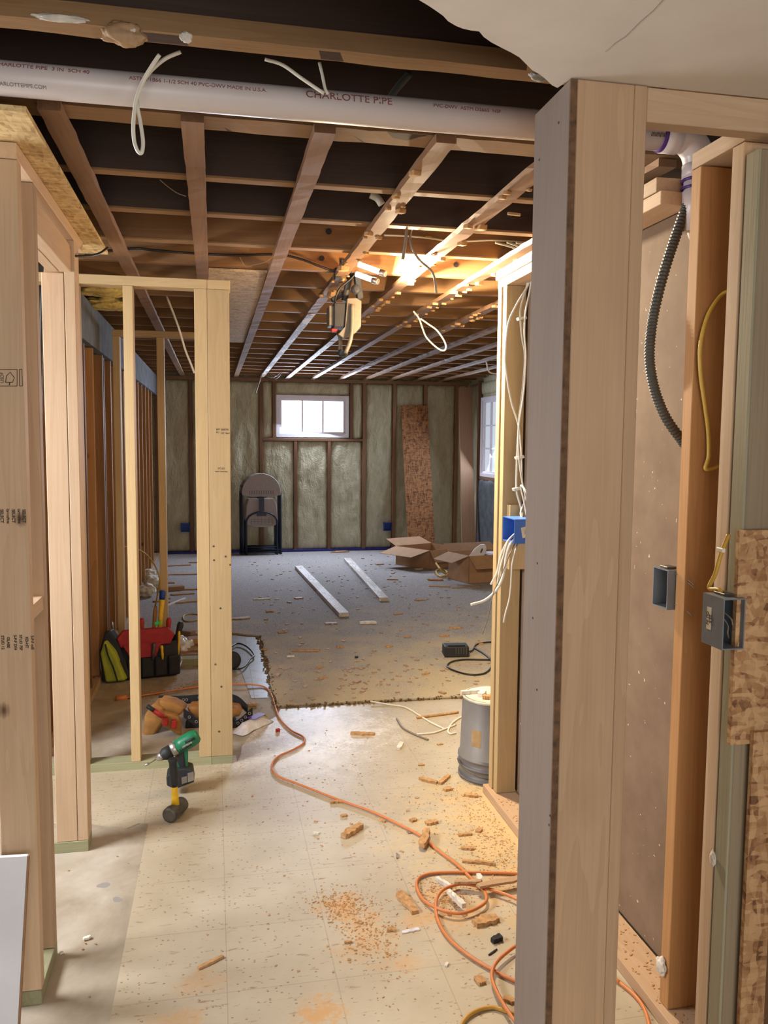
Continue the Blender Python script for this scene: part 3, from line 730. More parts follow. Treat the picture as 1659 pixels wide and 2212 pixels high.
# ------------------------------------------------------------------ second frame
T = thing('partition_frame', (-0.27, 5.56, 0), 'second pine partition frame, farther back on the left beside the tool bag', 'wall frame')
Y2 = 5.515
abox('sole_plate', (-0.615, Y2, 0.0), (0.07, Y2 + 0.089, 0.04), 'treated', T)
abox('top_plate', (-0.622, Y2, 2.14), (0.07, Y2 + 0.089, 2.178), 'pine_yellow', T)
for a, b in ((-0.62, -0.578), (-0.352, -0.306), (0.0, 0.04)): abox('stud', (a, Y2, 0.041), (b, Y2 + 0.089, 2.139), 'pine_yellow', T)

# ------------------------------------------------------------------ right hall frame (lit at its far end)
T = thing('hall_frame', (1.18, 2.6, 0), 'right hall pine wall frame, strongly lit at its far end, carrying the electrical boxes', 'wall frame')
X0, X1 = 1.132, 1.222
abox('sole_plate', (1.112, 0.9, 0.004), (X1, 3.25, 0.04), 'pine_plain', T)
abox('top_plate', (X0, 2.02, 2.148), (X1, 3.27, 2.185), 'pine', T)
abox('top_plate', (X0 + 0.002, 2.0, 2.111), (X1 - 0.001, 3.245, 2.146), 'pine', T)
abox('stud', (X0, 3.195, 0.041), (X1, 3.235, 2.11), 'pine_yellow', T)
abox('stud', (X0 + 0.004, 3.145, 0.041), (X1 - 0.004, 3.185, 2.11), 'pine_yellow', T)
abox('cleat', (X0 + 0.022, 3.105, 0.985), (X1 + 0.001, 3.143, 1.245), 'pine_yellow', T, label='short block behind the blue box')
s1 = abox('stud', (X0, 1.817, 0.041), (X1, 1.856, 2.150), 'fir_brown', T)
s2 = abox('stud', (X0, 1.655, 0.041), (X1, 1.697, 2.150), 'pine', T)
abox('top_plate', (X0, 1.655, 2.152), (X1, 1.858, 2.19), 'pine', T)
for px, py, b in ((1108, 1385, 'I I  I I I I'), (1108, 1520, 'STUD KD HT'), (1108, 1536, 'SPF No2 GREEN')):
    stamp(T, px, py, 3.147, b, 0.014 if py != 1385 else 0.03, 0.0)
# rough treated post and flake boards, far right
o = abox('treated_post', (1.140, 1.604, 0.0), (1.36, 1.648, 2.12), 'treated_rough', None, bev=0.003); top(o, 'rough-sawn treated post with greenish side at the right edge', 'post')
b2 = abox('side_face', (1.1335, 1.6035, 0.0), (1.1395, 1.6485, 2.12), 'treated_pale', o); b2['label'] = 'greenish weathered side'
o = abox('flake_board', (1.166, 1.575, 0.0), (1.6, 1.587, 0.86), 'osb', None, bev=0); top(o, 'large flake board covering the lower right corner', 'board')
b2 = abox('flake_board', (1.118, 1.588, 0.83), (1.6, 1.601, 1.31), 'osb', None, bev=0); top(b2, 'flake board offcut fixed to the treated post at mid height on the right', 'board')
# ------------------------------------------------------------------ big near post + header
T = thing('built_up_post', (0.78, 1.67, 0), 'large built-up post of planed boards in the right foreground', 'post')
PX0 = onY(1209, 1106, 1.58).x
pa = abox('board', (PX0 + 0.014, 1.580, 0.003), (PX0 + 0.136, 1.762, 2.21), 'pine_plain', T)
abox('board', (PX0 + 0.1365, 1.580, 0.003), (PX0 + 0.164, 1.762, 2.21), 'pine_plain', T)
g = abox('side_board', (PX0 - 0.001, 1.5835, 0.003), (PX0 + 0.0125, 1.766, 2.21), 'grey_board', T); g['label'] = 'grey planed side board'
abox('board_edge', (PX0 - 0.0005, 1.580, 0.003), (PX0 + 0.0133, 1.583, 2.21), 'brown_edge', g, bev=0)
bm = bmesh.new()
for px, py in ((1161, 1217), (1151, 1335), (1188, 1762), (1186, 1782), (1207, 265), (1165, 345), (1160, 1490)):
    p = onX(px, py, PX0 - 0.0012); b_lathe(bm, [(0.0028, 0), (0.0022, 0.0012)], p, (-1, 0, 0), 8)
put('screw_heads', bm, 'steel_dark', g)
o = abox('header_beam', (PX0 + 0.166, 1.584, 2.143), (1.60, 1.624, 2.21), 'pine', None); top(o, 'pine header running right from the big post under the drywall', 'beam')

# ------------------------------------------------------------------ white drain pipe
T = thing('drain_pipe', (0.3, 1.97, 2.2), 'white plastic drain pipe with red print crossing under the joists, elbow at its right end', 'pipe')
pr = 0.0355
pa_, pb_ = Vector((-1.9, 1.985, 2.268)), Vector((1.158, 1.985, 2.274))
bm = bmesh.new(); b_tube(bm, [pa_, pb_], pr, 32); pipe = put('pipe', bm, 'pvc', T)
elb = [pb_, pb_ + Vector((0.02, 0, 0)), pb_ + Vector((0.042, 0, -0.008)), pb_ + Vector((0.062, 0, -0.03)), pb_ + Vector((0.070, 0, -0.056)), pb_ + Vector((0.071, 0, -0.072))]
bm = bmesh.new(); b_tube(bm, [pb_ - Vector((0.035, 0, 0)), pb_ + Vector((0.008, 0, 0))], 0.041, 28); b_tube(bm, spline(elb, 5), 0.0385, 28)
b_tube(bm, [elb[-1] + Vector((0, 0, 0.008)), elb[-1] - Vector((0, 0, 0.03))], 0.041, 28); put('elbow', bm, 'pvc', T)
e = elb[-1]
bm = bmesh.new(); b_tube(bm, [e - Vector((0, 0, 0.02)), e - Vector((0, 0, 0.16))], pr, 28); put('down_pipe', bm, 'pvc', T)
bm = bmesh.new(); b_lathe(bm, [(0.041, 0), (0.041, 0.05), (0.036, 0.06), (0.033, 0.1), (0.026, 0.125)], e - Vector((0, 0, 0.055)), (0.12, 0, -1), 28); put('reducer', bm, 'pvc', T)
for p0, p1, rr_ in ((pb_ - Vector((0.044, 0, 0)), pb_ - Vector((0.034, 0, 0)), 0.0392), (e - Vector((0, 0, 0.028)), e - Vector((0, 0, 0.034)), 0.0415), (e - Vector((0, 0, 0.048)), e - Vector((0, 0, 0.054)), 0.0418)):
    bm = bmesh.new(); b_tube(bm, [p0, p1], rr_, 28); put('primer_ring', bm, 'purple', T)
def pipetext(x, ang, body, size, mat):
    """print that follows the round of the pipe; ang measured from straight toward the viewer, upward positive"""
    u = Vector((0, -math.cos(ang), math.sin(ang))); up = Vector((0, math.sin(ang), math.cos(ang)))
    c = Vector((x, pa_.y, pa_.z + (pb_.z - pa_.z) * (x - pa_.x) / (pb_.x - pa_.x)))
    m4 = Matrix(((1, up.x, u.x, c.x), (0, up.y, u.y, c.y), (0, up.z, u.z, c.z), (0, 0, 0, 1)))
    text('pipe_print', body, size, mat, pipe, m4, bend=pr)
a1 = 0.30
pipetext(onY(755, 216, 1.95).x, a1, 'CHARLOTTE PIPE', 0.026, 'print_red')
pipetext(onY(1010, 243, 1.95).x, a1, 'PVC-DWV  ASTM D2665  NSF', 0.013, 'print_red')
pipetext(onY(430, 188, 1.95).x, a1, 'ASTM F1866 1-1/2 SCH 40 PVC-DWV MADE IN U.S.A.', 0.013, 'print_red')
pipetext(onY(90, 150, 1.95).x, a1 + 0.15, 'CHARLOTTE PIPE  3 IN  SCH 40', 0.014, 'print_red')
pipetext(onY(40, 181, 1.95).x, -0.68, 'CHARLOTTEPIPE.COM', 0.011, 'print_grey')
pipetext(onY(1425, 292, 1.95).x - 0.0, -0.3, 'IIIIIIIIIIIII', 0.014, 'ink')
# ------------------------------------------------------------------ cables overhead
def cable(label, pts, r, mat, name='cable', cat='cable', group=None, n=8):
    o = tube(name, pts, r, mat, None, n); top(o, label, cat, group); return o
def Yp(Y, *px): return [onY(x, y, Y) for x, y in px]
cable('flat white cable loop hanging over the drain pipe at upper left', [onY(345, 118, 1.86), onY(330, 140, 1.87)] + Yp(1.88, (312, 170), (299, 200), (292, 230), (288, 270), (290, 305), (298, 327), (306, 329), (309, 305), (303, 262), (297, 228)) + Yp(1.90, (299, 200), (320, 160), (355, 128), (390, 112)), 0.0042, 'cable_white')
cable('off-white cable slanting down behind the near joist to the pipe', Yp(1.90, (572, 128), (610, 140), (650, 168), (700, 202)), 0.004, 'cable_white')
cable('short off-white cable dropping straight to the pipe top', Yp(1.90, (690, 135), (697, 165), (702, 190), (708, 203)), 0.0036, 'cable_white')
cable('grey-green cable disappearing up behind the pipe, near its middle', Yp(2.06, (836, 222), (858, 190), (885, 160)), 0.009, 'flex')
cable('white cable hanging straight down behind the middle frame', [onY(360, 640, 4.87), onY(385, 705, 4.84), onY(400, 755, 4.84), onY(412, 785, 4.84), onY(420, 806, 4.84)], 0.006, 'cable_white')
cable('stiff white cable loop hanging from the ceiling right of the work light', Yp(4.9, (893, 672), (905, 688), (913, 710), (922, 730), (945, 752), (960, 757), (962, 742), (945, 715), (925, 700), (908, 688)), 0.0055, 'cable_white')
cable('long grey cable curving down from a joist in front of the lamp-lit bays', [onY(945, 435, 3.16), onY(905, 462, 3.16)] + Yp(3.3, (888, 500), (888, 530), (905, 560), (935, 590), (943, 633)), 0.005, 'cable_grey')
cable('short grey cable end hanging straight from the joist', Yp(3.16, (888, 432), (880, 480), (876, 520), (870, 561)), 0.0062, 'cable_grey')
cable('black power cord strung along the ceiling to the work light', [onY(183, 548, 3.94), onY(285, 537, 3.95), onY(330, 540, 3.95), onY(400, 546, 3.96), onY(500, 551, 3.96), onY(600, 550, 3.96), onY(650, 560, 3.96), onY(690, 575, 3.96), onY(722, 585, 3.97), onY(760, 588, 3.98)], 0.0055, 'cable_black', cat='cord')
cable('bundle-top white cable running along the underside of a joist to the right', Yp(3.52, (830, 508), (880, 510), (930, 515), (985, 522), (1060, 519), (1130, 523), (1180, 530)), 0.004, 'cable_white')
for k, (a, b) in enumerate((((1070, 524), (1125, 540)), ((1095, 523), (1130, 537)), ((1115, 524), (1150, 533)))):
    cable('white cable fanning toward the lit post, ' + ('lowest', 'middle', 'topmost')[k] + ' of the three', Yp(3.50 - 0.012 * k, a, ((a[0] + b[0]) / 2, (a[1] + b[1]) / 2 - 1), b, (b[0] + 60, b[1] + 16)), 0.0052, 'cable_white')
cable('thin white cable curling down by the right end of the ceiling', Yp(8.0, (1040, 762), (1050, 780), (1055, 800), (1062, 806), (1078, 808)), 0.008, 'cable_white')
for k, pts in enumerate((((560, 800), (575, 770), (590, 752), (605, 775), (610, 800), (595, 818), (580, 800), (585, 780)), ((552, 850), (562, 820), (572, 798), (585, 806), (600, 812)), ((605, 770), (608, 800), (590, 815), (575, 812)))):
    cable('thin grey wire curled under the ceiling above the folding chairs', Yp(10.2 + 0.05 * k, *pts), 0.006, 'cable_grey', 'wire', 'wire', 'wires above the folding chairs')
cable('thin stray twine drooping from a joist left of centre', Yp(3.6, (518, 555), (530, 575), (548, 572), (575, 565), (600, 545)), 0.0012, 'twine', 'twine', 'twine')
cable('thin loose twine across the bay behind the pipe', Yp(2.66, (345, 388), (365, 405), (385, 418), (402, 424)), 0.0012, 'twine', 'twine', 'twine')
cable('thick pale pipe stub poking between joists right of centre', Yp(3.0, (800, 420), (815, 428), (825, 442)), 0.014, 'cable_white', 'pipe_stub', 'pipe')
# torn splinters on the strips
for px, py, l, lab in ((1110, 465, 0.05, 'pale torn wood splinter sticking from the strip near the big post'), (925, 515, 0.03, 'small yellow wire nut scrap on the lit joist')):
    o = put('splinter', chip_bm(l, 0.012, 0.01, px), 'scrap_wood' if l > .04 else 'yellow', None, mat4=rotz(0.2, onY(px, py, 2.75 if l > .04 else 3.545))); top(o, lab, 'splinter')
# insulation lumps above the middle frame
def blob_bm(c, r, seed, sq=(1, 1, 1)):
    bm = bmesh.new(); bmesh.ops.create_icosphere(bm, subdivisions=4, radius=1.0)
    for v in bm.verts:
        n = noise.noise(v.co * 1.7 + Vector((seed, 0, 0))) * 0.35 + noise.noise(v.co * 5 + Vector((0, seed, 0))) * 0.16
        v.co = Vector([v.co[i] * r * sq[i] * (1 + n) + c[i] for i in range(3)])
    for f in bm.faces: f.smooth = True
    return bm
for (px, py, Y, r, sq_, mt_, jo) in GLUE: put('glue_lump', blob_bm(onY(px, py, Y), r, px, sq_), mt_, jo)
for (px, py, Y, r, lab) in ((222, 628, 4.75, 0.10, 'nearer yellow insulation batt stuffed between joists at upper left'), (232, 657, 5.2, 0.10, 'farther yellow insulation batt stuffed between joists at upper left')):
    o = put('insulation_batt', blob_bm(onY(px, py, Y), r, px, (1.35, 1.2, 0.32)), 'insul'); top(o, lab, 'insulation')

# ------------------------------------------------------------------ hanging work light
lb = onY(745, 690, 4.05)
T = thing('work_light', (lb.x, lb.y, 1.93), 'hanging portable work light with black body and beige handle frame, clamped to a furring strip', 'work light')
YL = 4.05
def LP(x, y, Y=YL): return onY(x, y, Y)
def pbox(x0, y0, x1, y1, Y0, Y1, bev=0.004):
    a, b = LP(x0, y1, Y0), LP(x1, y0, Y0); bm = bmesh.new(); b_box(bm, (a.x, Y0, a.z), (b.x, Y1, b.z)); bevel(bm, bev, 2); return bm
put('body', pbox(722, 655, 748, 706, 4.03, 4.15), 'rubber', T)
put('housing', pbox(711, 660, 722, 703, 4.045, 4.14), 'lamp_beige', T)
put('body', pbox(768, 656, 779, 712, 4.04, 4.13), 'rubber', T)
bm = bmesh.new(); b_prism(bm, [LP(x, y, 4.02) for x, y in ((750, 644), (770, 643), (781, 650), (780, 705), (768, 720), (742, 731), (730, 722), (747, 706))], (0, 0.05, 0)); bevel(bm, 0.003); put('side_bracket', bm, 'lamp_beige', T)
bm = bmesh.new(); b_tube(bm, spline([LP(761, 658, 4.01), LP(761, 700, 4.0), LP(757, 735, 3.99), LP(746, 764, 3.98)], 5), 0.010, 12); put('handle_tube', bm, 'lamp_beige', T)
bm = bmesh.new(); b_tube(bm, [LP(735, 722, 4.06), LP(735, 758, 4.04)], 0.010, 12); put('handle_tube', bm, 'lamp_beige', T)
bm = bmesh.new(); b_lathe(bm, [(0.018, 0), (0.024, 0.012), (0.024, 0.03), (0.02, 0.034)], LP(741, 771, 4.01), (0, 0, 1), 16); put('foot', bm, 'rubber', T)
bm = bmesh.new(); b_tube(bm, [LP(744, 651, 4.08), LP(755, 600, 4.08), LP(767, 572, 4.07)], 0.016, 12); put('arm', bm, 'steel_dark', T)
bm = bmesh.new(); b_obox(bm, LP(773, 613, 4.04), (0.014, 0, 0.006), (0, 0.02, 0), (-0.011, 0, 0.075)); bevel(bm, 0.003); put('arm', bm, 'rubber', T)
bm = bmesh.new(); b_lathe(bm, [(0.02, 0), (0.023, 0.006), (0.023, 0.02), (0.008, 0.024)], LP(768, 626, 4.02), (0, -1, 0), 16); put('pivot_knob', bm, 'rubber', T)
bm = bmesh.new(); b_obox(bm, LP(732, 640, 4.10), (0.035, 0, 0.022), (0, 0.015, 0), (-0.006, 0, 0.01)); bevel(bm, 0.003); put('yoke', bm, 'rubber', T)
bm = bmesh.new(); b_obox(bm, LP(741, 570, 4.02), (0.016, 0, 0.0), (0, 0.03, 0), (0, 0, 0.018)); b_obox(bm, LP(730, 590, 4.0), (0.018, 0, 0.004), (0, 0.02, 0), (0, 0, 0.026)); bevel(bm, 0.004); put('clamp', bm, 'rubber', T)
bm = bmesh.new(); b_tube(bm, spline([LP(720, 586, 3.99), LP(745, 588, 4.0), LP(766, 589, 4.01), LP(758, 602, 4.02), LP(735, 622, 4.03), LP(726, 640, 4.04), LP(723, 656, 4.06)], 5), 0.005, 8); put('cord', bm, 'cable_black', T)
bm = bmesh.new(); b_obox(bm, LP(722, 714, 4.07), (0.016, 0, 0), (0, 0.02, 0), (0, 0, 0.007)); bevel(bm, 0.003); put('switch_base', bm, 'red', T)
for (a, b) in (((775, 571), (822, 588)), ((770, 592), (806, 605))):
    A, B = LP(*a, 4.0), LP(*b, 3.94)
    bm = bmesh.new(); b_tube(bm, [A, B], 0.0125, 16); tb = put('tube_lamp', bm, 'lamp_tube', T)
    d = (B - A).normalized()
    bm = bmesh.new(); b_lathe(bm, [(0.014, 0), (0.0155, 0.002), (0.0155, 0.03), (0.013, 0.034)], B - d * 0.004, d, 16); put('end_cap', bm, 'steel', tb)
l = bpy.data.lights.new('work_light_glow', 'POINT'); l.energy = 24; l.color = (1.0, 0.74, 0.44); l.shadow_soft_size = 0.03
lo = bpy.data.objects.new('work_light_glow', l); COL.objects.link(lo); lo.location = LP(880, 690, 3.72)
area('work_light_beam', LP(838, 606, 3.82), (1.95, 3.55, 2.0), 0.12, 0.06, 170, (1.0, 0.82, 0.58))

# ------------------------------------------------------------------ electrical boxes and right hand cables
def ebox(name, lo, hi, open_axis, mat, label, cat='electrical box', wall=0.003):
    """thin-walled box open toward -x or -y"""
    c = [(lo[i] + hi[i]) / 2 for i in range(3)]
    T = thing(name, (c[0], c[1], lo[2]), label, cat); bm = bmesh.new(); w = wall
    if open_axis == 'x':
        b_box(bm, (hi[0] - w, lo[1], lo[2]), hi)
        b_box(bm, lo, (hi[0] - w, lo[1] + w, hi[2])); b_box(bm, (lo[0], hi[1] - w, lo[2]), (hi[0] - w, hi[1], hi[2]))
        b_box(bm, (lo[0], lo[1] + w, lo[2]), (hi[0] - w, hi[1] - w, lo[2] + w)); b_box(bm, (lo[0], lo[1] + w, hi[2] - w), (hi[0] - w, hi[1] - w, hi[2]))
    else:
        b_box(bm, (lo[0], hi[1] - w, lo[2]), hi)
        b_box(bm, lo, (lo[0] + w, hi[1] - w, hi[2])); b_box(bm, (hi[0] - w, lo[1], lo[2]), (hi[0], hi[1] - w, hi[2]))
        b_box(bm, (lo[0] + w, lo[1], lo[2]), (hi[0] - w, hi[1] - w, lo[2] + w)); b_box(bm, (lo[0] + w, lo[1], hi[2] - w), (hi[0] - w, hi[1] - w, hi[2]))
    put('shell', bm, mat, T); return T
T = ebox('junction_box', (1.108, 2.93, 1.112), (1.215, 3.06, 1.205), 'x', 'blue_box', 'blue plastic electrical box on the lit post, white cables spilling out')
a = onY(1137, 1149, 2.9293)
bm = bmesh.new(); b_obox(bm, (a.x, 2.9293, a.z), (0.018, 0, 0.004), (0, 0.0005, 0), (-0.004, 0, 0.02)); st = put('sticker', bm, 'sticker', T)
bm = bmesh.new()
for k in range(3): b_obox(bm, (a.x, 2.9286, a.z + (k - 1) * 0.005), (0.007, 0, 0.0015), (0, 0.0002, 0), (0, 0, 0.0012))
put('sticker_print', bm, 'print_grey', st)
T = ebox('junction_box', (1.112, 1.859, 1.079), (1.162, 1.93, 1.180), 'x', 'grey_box', 'small grey electrical box open toward the hall, behind the brown stud')
bm = bmesh.new()
for dx, z in ((0, 1.172), (0.01, 1.165), (0.0, 1.094)):
    b_tube(bm, spline([(1.13 + dx, 1.856, z), (1.137, 1.835, z - 0.004), (1.142, 1.81, z - 0.012), (1.148, 1.80, z - 0.02)], 4), 0.0012, 6)
put('wire', bm, 'cable_grey', T)
bm = bmesh.new(); b_box(bm, (1.118, 1.875, 1.1805), (1.145, 1.91, 1.186)); bevel(bm, .001); put('clamp_tab', bm, 'steel_dark', T)
T = ebox('junction_box', (1.077, 1.575, 1.050), (1.131, 1.652, 1.163), 'y', 'grey_box', 'large grey electrical box at the right edge, open toward the viewer')
bm = bmesh.new(); b_box(bm, (1.0763, 1.618, 1.085), (1.077, 1.634, 1.135)); st = put('sticker', bm, 'sticker', T)
text('sticker_print', '22.5\nCU IN', 0.011, 'ink', st, face_m4((1.0759, 1.626, 1.11), (0, 0, -1), (0, -1, 0)))
bm = bmesh.new(); b_tube(bm, spline([(1.088, 1.64, 1.13), (1.098, 1.62, 1.12), (1.106, 1.60, 1.10), (1.10, 1.59, 1.085), (1.11, 1.60, 1.07)], 4), 0.0018, 6); b_tube(bm, spline([(1.10, 1.64, 1.135), (1.112, 1.6, 1.115), (1.115, 1.595, 1.10)], 4), 0.0018, 6); put('wire', bm, 'cable_grey', T)
bm = bmesh.new(); b_box(bm, (1.095, 1.60, 1.1635), (1.125, 1.64, 1.169)); bevel(bm, .001); put('clamp_tab', bm, 'steel_dark', T)
# cables on the lit post
q = lambda Y, *p: Yp(Y, *p)
cable('white cable bowing out left of the others on the lit post', q(3.08, (1156, 590), (1140, 618), (1115, 660), (1098, 700), (1092, 760), (1093, 800), (1105, 870), (1120, 920), (1126, 980), (1128, 1040), (1135, 1075)) + [Vector((1.17, 3.03, 1.22)), Vector((1.175, 3.0, 1.19))], 0.0040, 'cable_white')
cable('white cable pair running down the middle of the lit post', q(3.09, (1145, 590), (1138, 620), (1126, 660), (1124, 690), (1128, 730), (1134, 770), (1130, 830), (1122, 900), (1118, 960), (1116, 1010), (1116, 1060), (1125, 1095)) + [Vector((1.172, 3.02, 1.20))], 0.0046, 'cable_white')
cable('white cable on the right side of the lit post group', q(3.06, (1149, 590), (1146, 620), (1136, 670), (1133, 720), (1136, 770), (1131, 850), (1120, 930), (1122, 1000), (1132, 1060), (1140, 1090)) + [Vector((1.185, 3.0, 1.20))], 0.0036, 'cable_white')
cable('white cable leaving the blue box top toward the big post', q(2.98, (1138, 1115), (1132, 1085), (1125, 1050)) + q(2.90, (1135, 1060), (1148, 1090), (1156, 1110)), 0.0038, 'cable_white')
for k, (px, py) in enumerate(((1127, 688), (1122, 988), (1117, 1056))):
    p = onY(px, py, 3.085); bm = bmesh.new(); b_obox(bm, p, (0.017, 0, 0.004), (0, 0.012, 0), (-0.002, 0, 0.006)); bevel(bm, 0.002); o = put('cable_staple', bm, 'cable_white'); top(o, 'white cable staple on the lit post, ' + ('uppermost', 'middle', 'lowest')[k] + ' of three', 'cable staple')
hang = [[(1120, 1150), (1100, 1165), (1085, 1192), (1078, 1215), (1073, 1238), (1060, 1263)], [(1120, 1155), (1103, 1175), (1094, 1200), (1090, 1230), (1082, 1258), (1068, 1280), (1045, 1298), (1017, 1306)],
        [(1118, 1148), (1098, 1168), (1088, 1200), (1080, 1230), (1074, 1265)], [(1119, 1168), (1113, 1190), (1106, 1220), (1104, 1260), (1100, 1295), (1092, 1325), (1088, 1345)], [(1118, 1160), (1100, 1200), (1080, 1250), (1066, 1280), (1055, 1330), (1042, 1370)]]
hl = ['white cable end dangling from the blue box, shortest one at left', 'thick white cable sweeping left from the blue box, its end clear of the post', 'white cable dangling close beside the post edge below the blue box', 'thin white cable hanging straight below the blue box', 'bare brown-ended wire hanging lowest from the blue box']
for k, (pts, lab) in enumerate(zip(hang, hl)):
    v = [Vector((1.14, 3.0, 1.155 - 0.004 * k))] + [onY(x, y, 2.96 - 0.012 * k if i else 2.99) for i, (x, y) in enumerate(pts)]
    o = cable(lab, v, (0.0042, 0.0055, 0.0036, 0.0034, 0.0018)[k], 'cable_white' if k < 4 else 'cable_grey')
# flexible corrugated conduit
ps = spline(Yp(1.99, (1492, 425), (1478, 460), (1460, 510), (1443, 560), (1427, 615), (1414, 670), (1406, 720), (1403, 770), (1408, 815), (1420, 860), (1440, 905), (1470, 948), (1490, 975)), 14)
L = len(ps); dense = []
for a, b in zip(ps, ps[1:]): dense += [a, a.lerp(b, 0.5)]
dense.append(ps[-1])
bm = bmesh.new(); b_tube(bm, dense, [0.0115 if (i // 2) % 2 else 0.0138 for i in range(len(dense))], 12)
o = put('flexible_conduit', bm, 'flex'); top(o, 'dark corrugated flexible conduit bowing down from the pipe end', 'conduit')
cable('yellow cable bowing over the brown stud at right', [onY(1575, 628, 1.79)] + Yp(1.80, (1556, 640), (1530, 680), (1514, 740), (1513, 800), (1522, 870), (1530, 930), (1531, 985), (1524, 1012), (1540, 1012), (1552, 1006)), 0.0052, 'cable_yellow')
cable('yellow cable entering the top of the large grey box', [onX(1574, 1155, 1.122), onX(1566, 1175, 1.118), onX(1556, 1200, 1.112), onX(1545, 1240, 1.106), onX(1532, 1270, 1.102), Vector((1.101, 1.625, 1.172)), Vector((1.101, 1.622, 1.14))], 0.0048, 'cable_yellow')
p = onX(1557, 1188, 1.112); bm = bmesh.new(); b_obox(bm, p, (0.004, 0, 0), (0, 0.012, 0.0), (0, 0, 0.005)); bevel(bm, .0015); o = put('cable_staple', bm, 'cable_white'); top(o, 'white staple holding the yellow cable above the large grey box', 'cable staple')
# plaster lumps at the foot of the wall
for k, (px, py, X, r, sq, lab) in enumerate(((1428, 2085, 1.125, 0.02, (0.4, 0.9, 1.2), 'lump of grey plaster at the foot of the brown stud'), (1540, 1855, 1.128, 0.012, (0.4, 0.8, 1.5), 'dab of white plaster on the edge of the pale stud'))):
    o = put('plaster_lump', blob_bm(onX(px, py, X), r, k, sq), 'plaster'); top(o, lab, 'plaster')
# bright tangle above the hall plate
o = put('cable_coil', chip_bm(0.09, 0.05, 0.02, 3), 'scrap_white', None, mat4=rotz(1.2, Vector((1.17, 2.2, 2.188)))); top(o, 'pale rubble lying on top of the hall frame under the pipe elbow', 'rubble'); o.name = 'rubble'

# ------------------------------------------------------------------ folding chairs
def chair(lean, y, dx, label):
    T = thing('folding_chair', (0.595 + dx, y, 0.013), label, 'folding chair', 'folding chairs against the back wall')
    base = Matrix.Translation((0.595 + dx, y, 0.013)) @ Matrix.Rotation(-lean, 4, 'X')
    def P(x, z, d=0.0): return base @ Vector((x, d, z))
    w_ = 0.245; r = 0.0125; H = 1.04
    pts = [(-w_, 0.0), (-w_, 0.4), (-w_, 0.80)] + [(-w_ * math.cos(a), 0.80 + 0.235 * math.sin(a)) for a in [math.pi * k / 10 for k in range(1, 10)]] + [(w_, 0.80), (w_, 0.4), (w_, 0.0)]
    bm = bmesh.new(); b_tube(bm, [P(*p, 0.0) for p in pts], r, 10); put('back_frame', bm, 'chair_frame', T)
    # backrest shell: half-round plate
    poly = [(-w_ * 0.99, 0.765)] + [(-w_ * 1.02 * math.cos(a), 0.80 + 0.245 * math.sin(a)) for a in [math.pi * k / 14 for k in range(15)]] + [(w_ * 0.99, 0.765), (0.12, 0.745), (-0.12, 0.745)]
    bm = bmesh.new(); b_prism(bm, [P(x, z, -0.022) for x, z in poly], (base.to_3x3() @ Vector((0, 0.03, 0)))); bevel(bm, 0.006, 2); br = put('backrest', bm, 'chair_plastic', T)
    bm = bmesh.new()
    for k in range(11):
        for j in range(3): b_obox(bm, P(-0.15 + 0.03 * k, 0.785 + 0.016 * j, -0.0235), (0.004, 0, 0), (0, 0.001, 0), (0, 0, 0.005))
    put('slots', bm, 'chair_frame', br)
    # folded seat
    poly = [(-0.16, 0.72), (-0.19, 0.64), (-0.205, 0.44), (-0.18, 0.38), (-0.08, 0.355), (0.08, 0.355), (0.18, 0.38), (0.205, 0.44), (0.19, 0.64), (0.16, 0.72)]
    bm = bmesh.new(); b_prism(bm, [P(x, z, -0.03) for x, z in poly], (base.to_3x3() @ Vector((0, 0.022, 0)))); bevel(bm, 0.006, 2); se = put('seat', bm, 'chair_plastic', T)
    bm = bmesh.new()
    for k in range(7): b_obox(bm, P(-0.135 + 0.045 * k, 0.42, -0.0308), (0.0013, 0, 0), (0, 0.0008, 0), (0, 0, 0.05 if abs(k - 3) < 3 else 0.035))
    for k in range(4): b_obox(bm, P(0, 0.385 + 0.022 * k, -0.0309), (0.15, 0, 0), (0, 0.0008, 0), (0, 0, 0.001))
    put('seat_ribs', bm, 'chair_frame', se)
    # inner leg loop
    w2 = 0.195
    pts = [(-w2, 0.0), (-w2, 0.3)] + [(-w2 * math.cos(a), 0.42 + 0.13 * math.sin(a)) for a in [math.pi * k / 10 for k in range(0, 11)]] + [(w2, 0.3), (w2, 0.0)]
    bm = bmesh.new(); b_tube(bm, [P(*p, -0.045) for p in pts], 0.0115, 10); put('leg_loop', bm, 'chair_frame', T)
    bm = bmesh.new(); b_obox(bm, P(0, 0.625, -0.04), (0.032, 0, 0), base.to_3x3() @ Vector((0, 0.01, 0)), base.to_3x3() @ Vector((0, 0, 0.11))); b_obox(bm, P(0, 0.52, -0.045), (0.062, 0, 0), base.to_3x3() @ Vector((0, 0.01, 0)), base.to_3x3() @ Vector((0, 0, 0.022))); put('seat_bracket', bm, 'chair_frame', T)
    for z, wv, d in ((0.06, w_, 0.0), (0.035, w2, -0.045), (0.10, w2, -0.045)):
        bm = bmesh.new(); b_tube(bm, [P(-wv, z, d), P(wv, z, d)], 0.011, 8); put('cross_bar', bm, 'chair_frame', T)
    for sx in (-1, 1):
        bm = bmesh.new(); b_lathe(bm, [(0.016, -0.008), (0.016, 0.02)], P(sx * w_, 0.004), (0, 0, 1), 10); put('foot_cap', bm, 'rubber', T)
    return T
chair(0.06, 10.76, -0.02, 'rearmost grey folding chair of the stack against the back wall')
chair(0.06, 10.70, -0.01, 'middle grey folding chair of the stack against the back wall')
chair(0.06, 10.64, 0.0, 'front grey folding chair of the stack, seat and bracket fully visible')

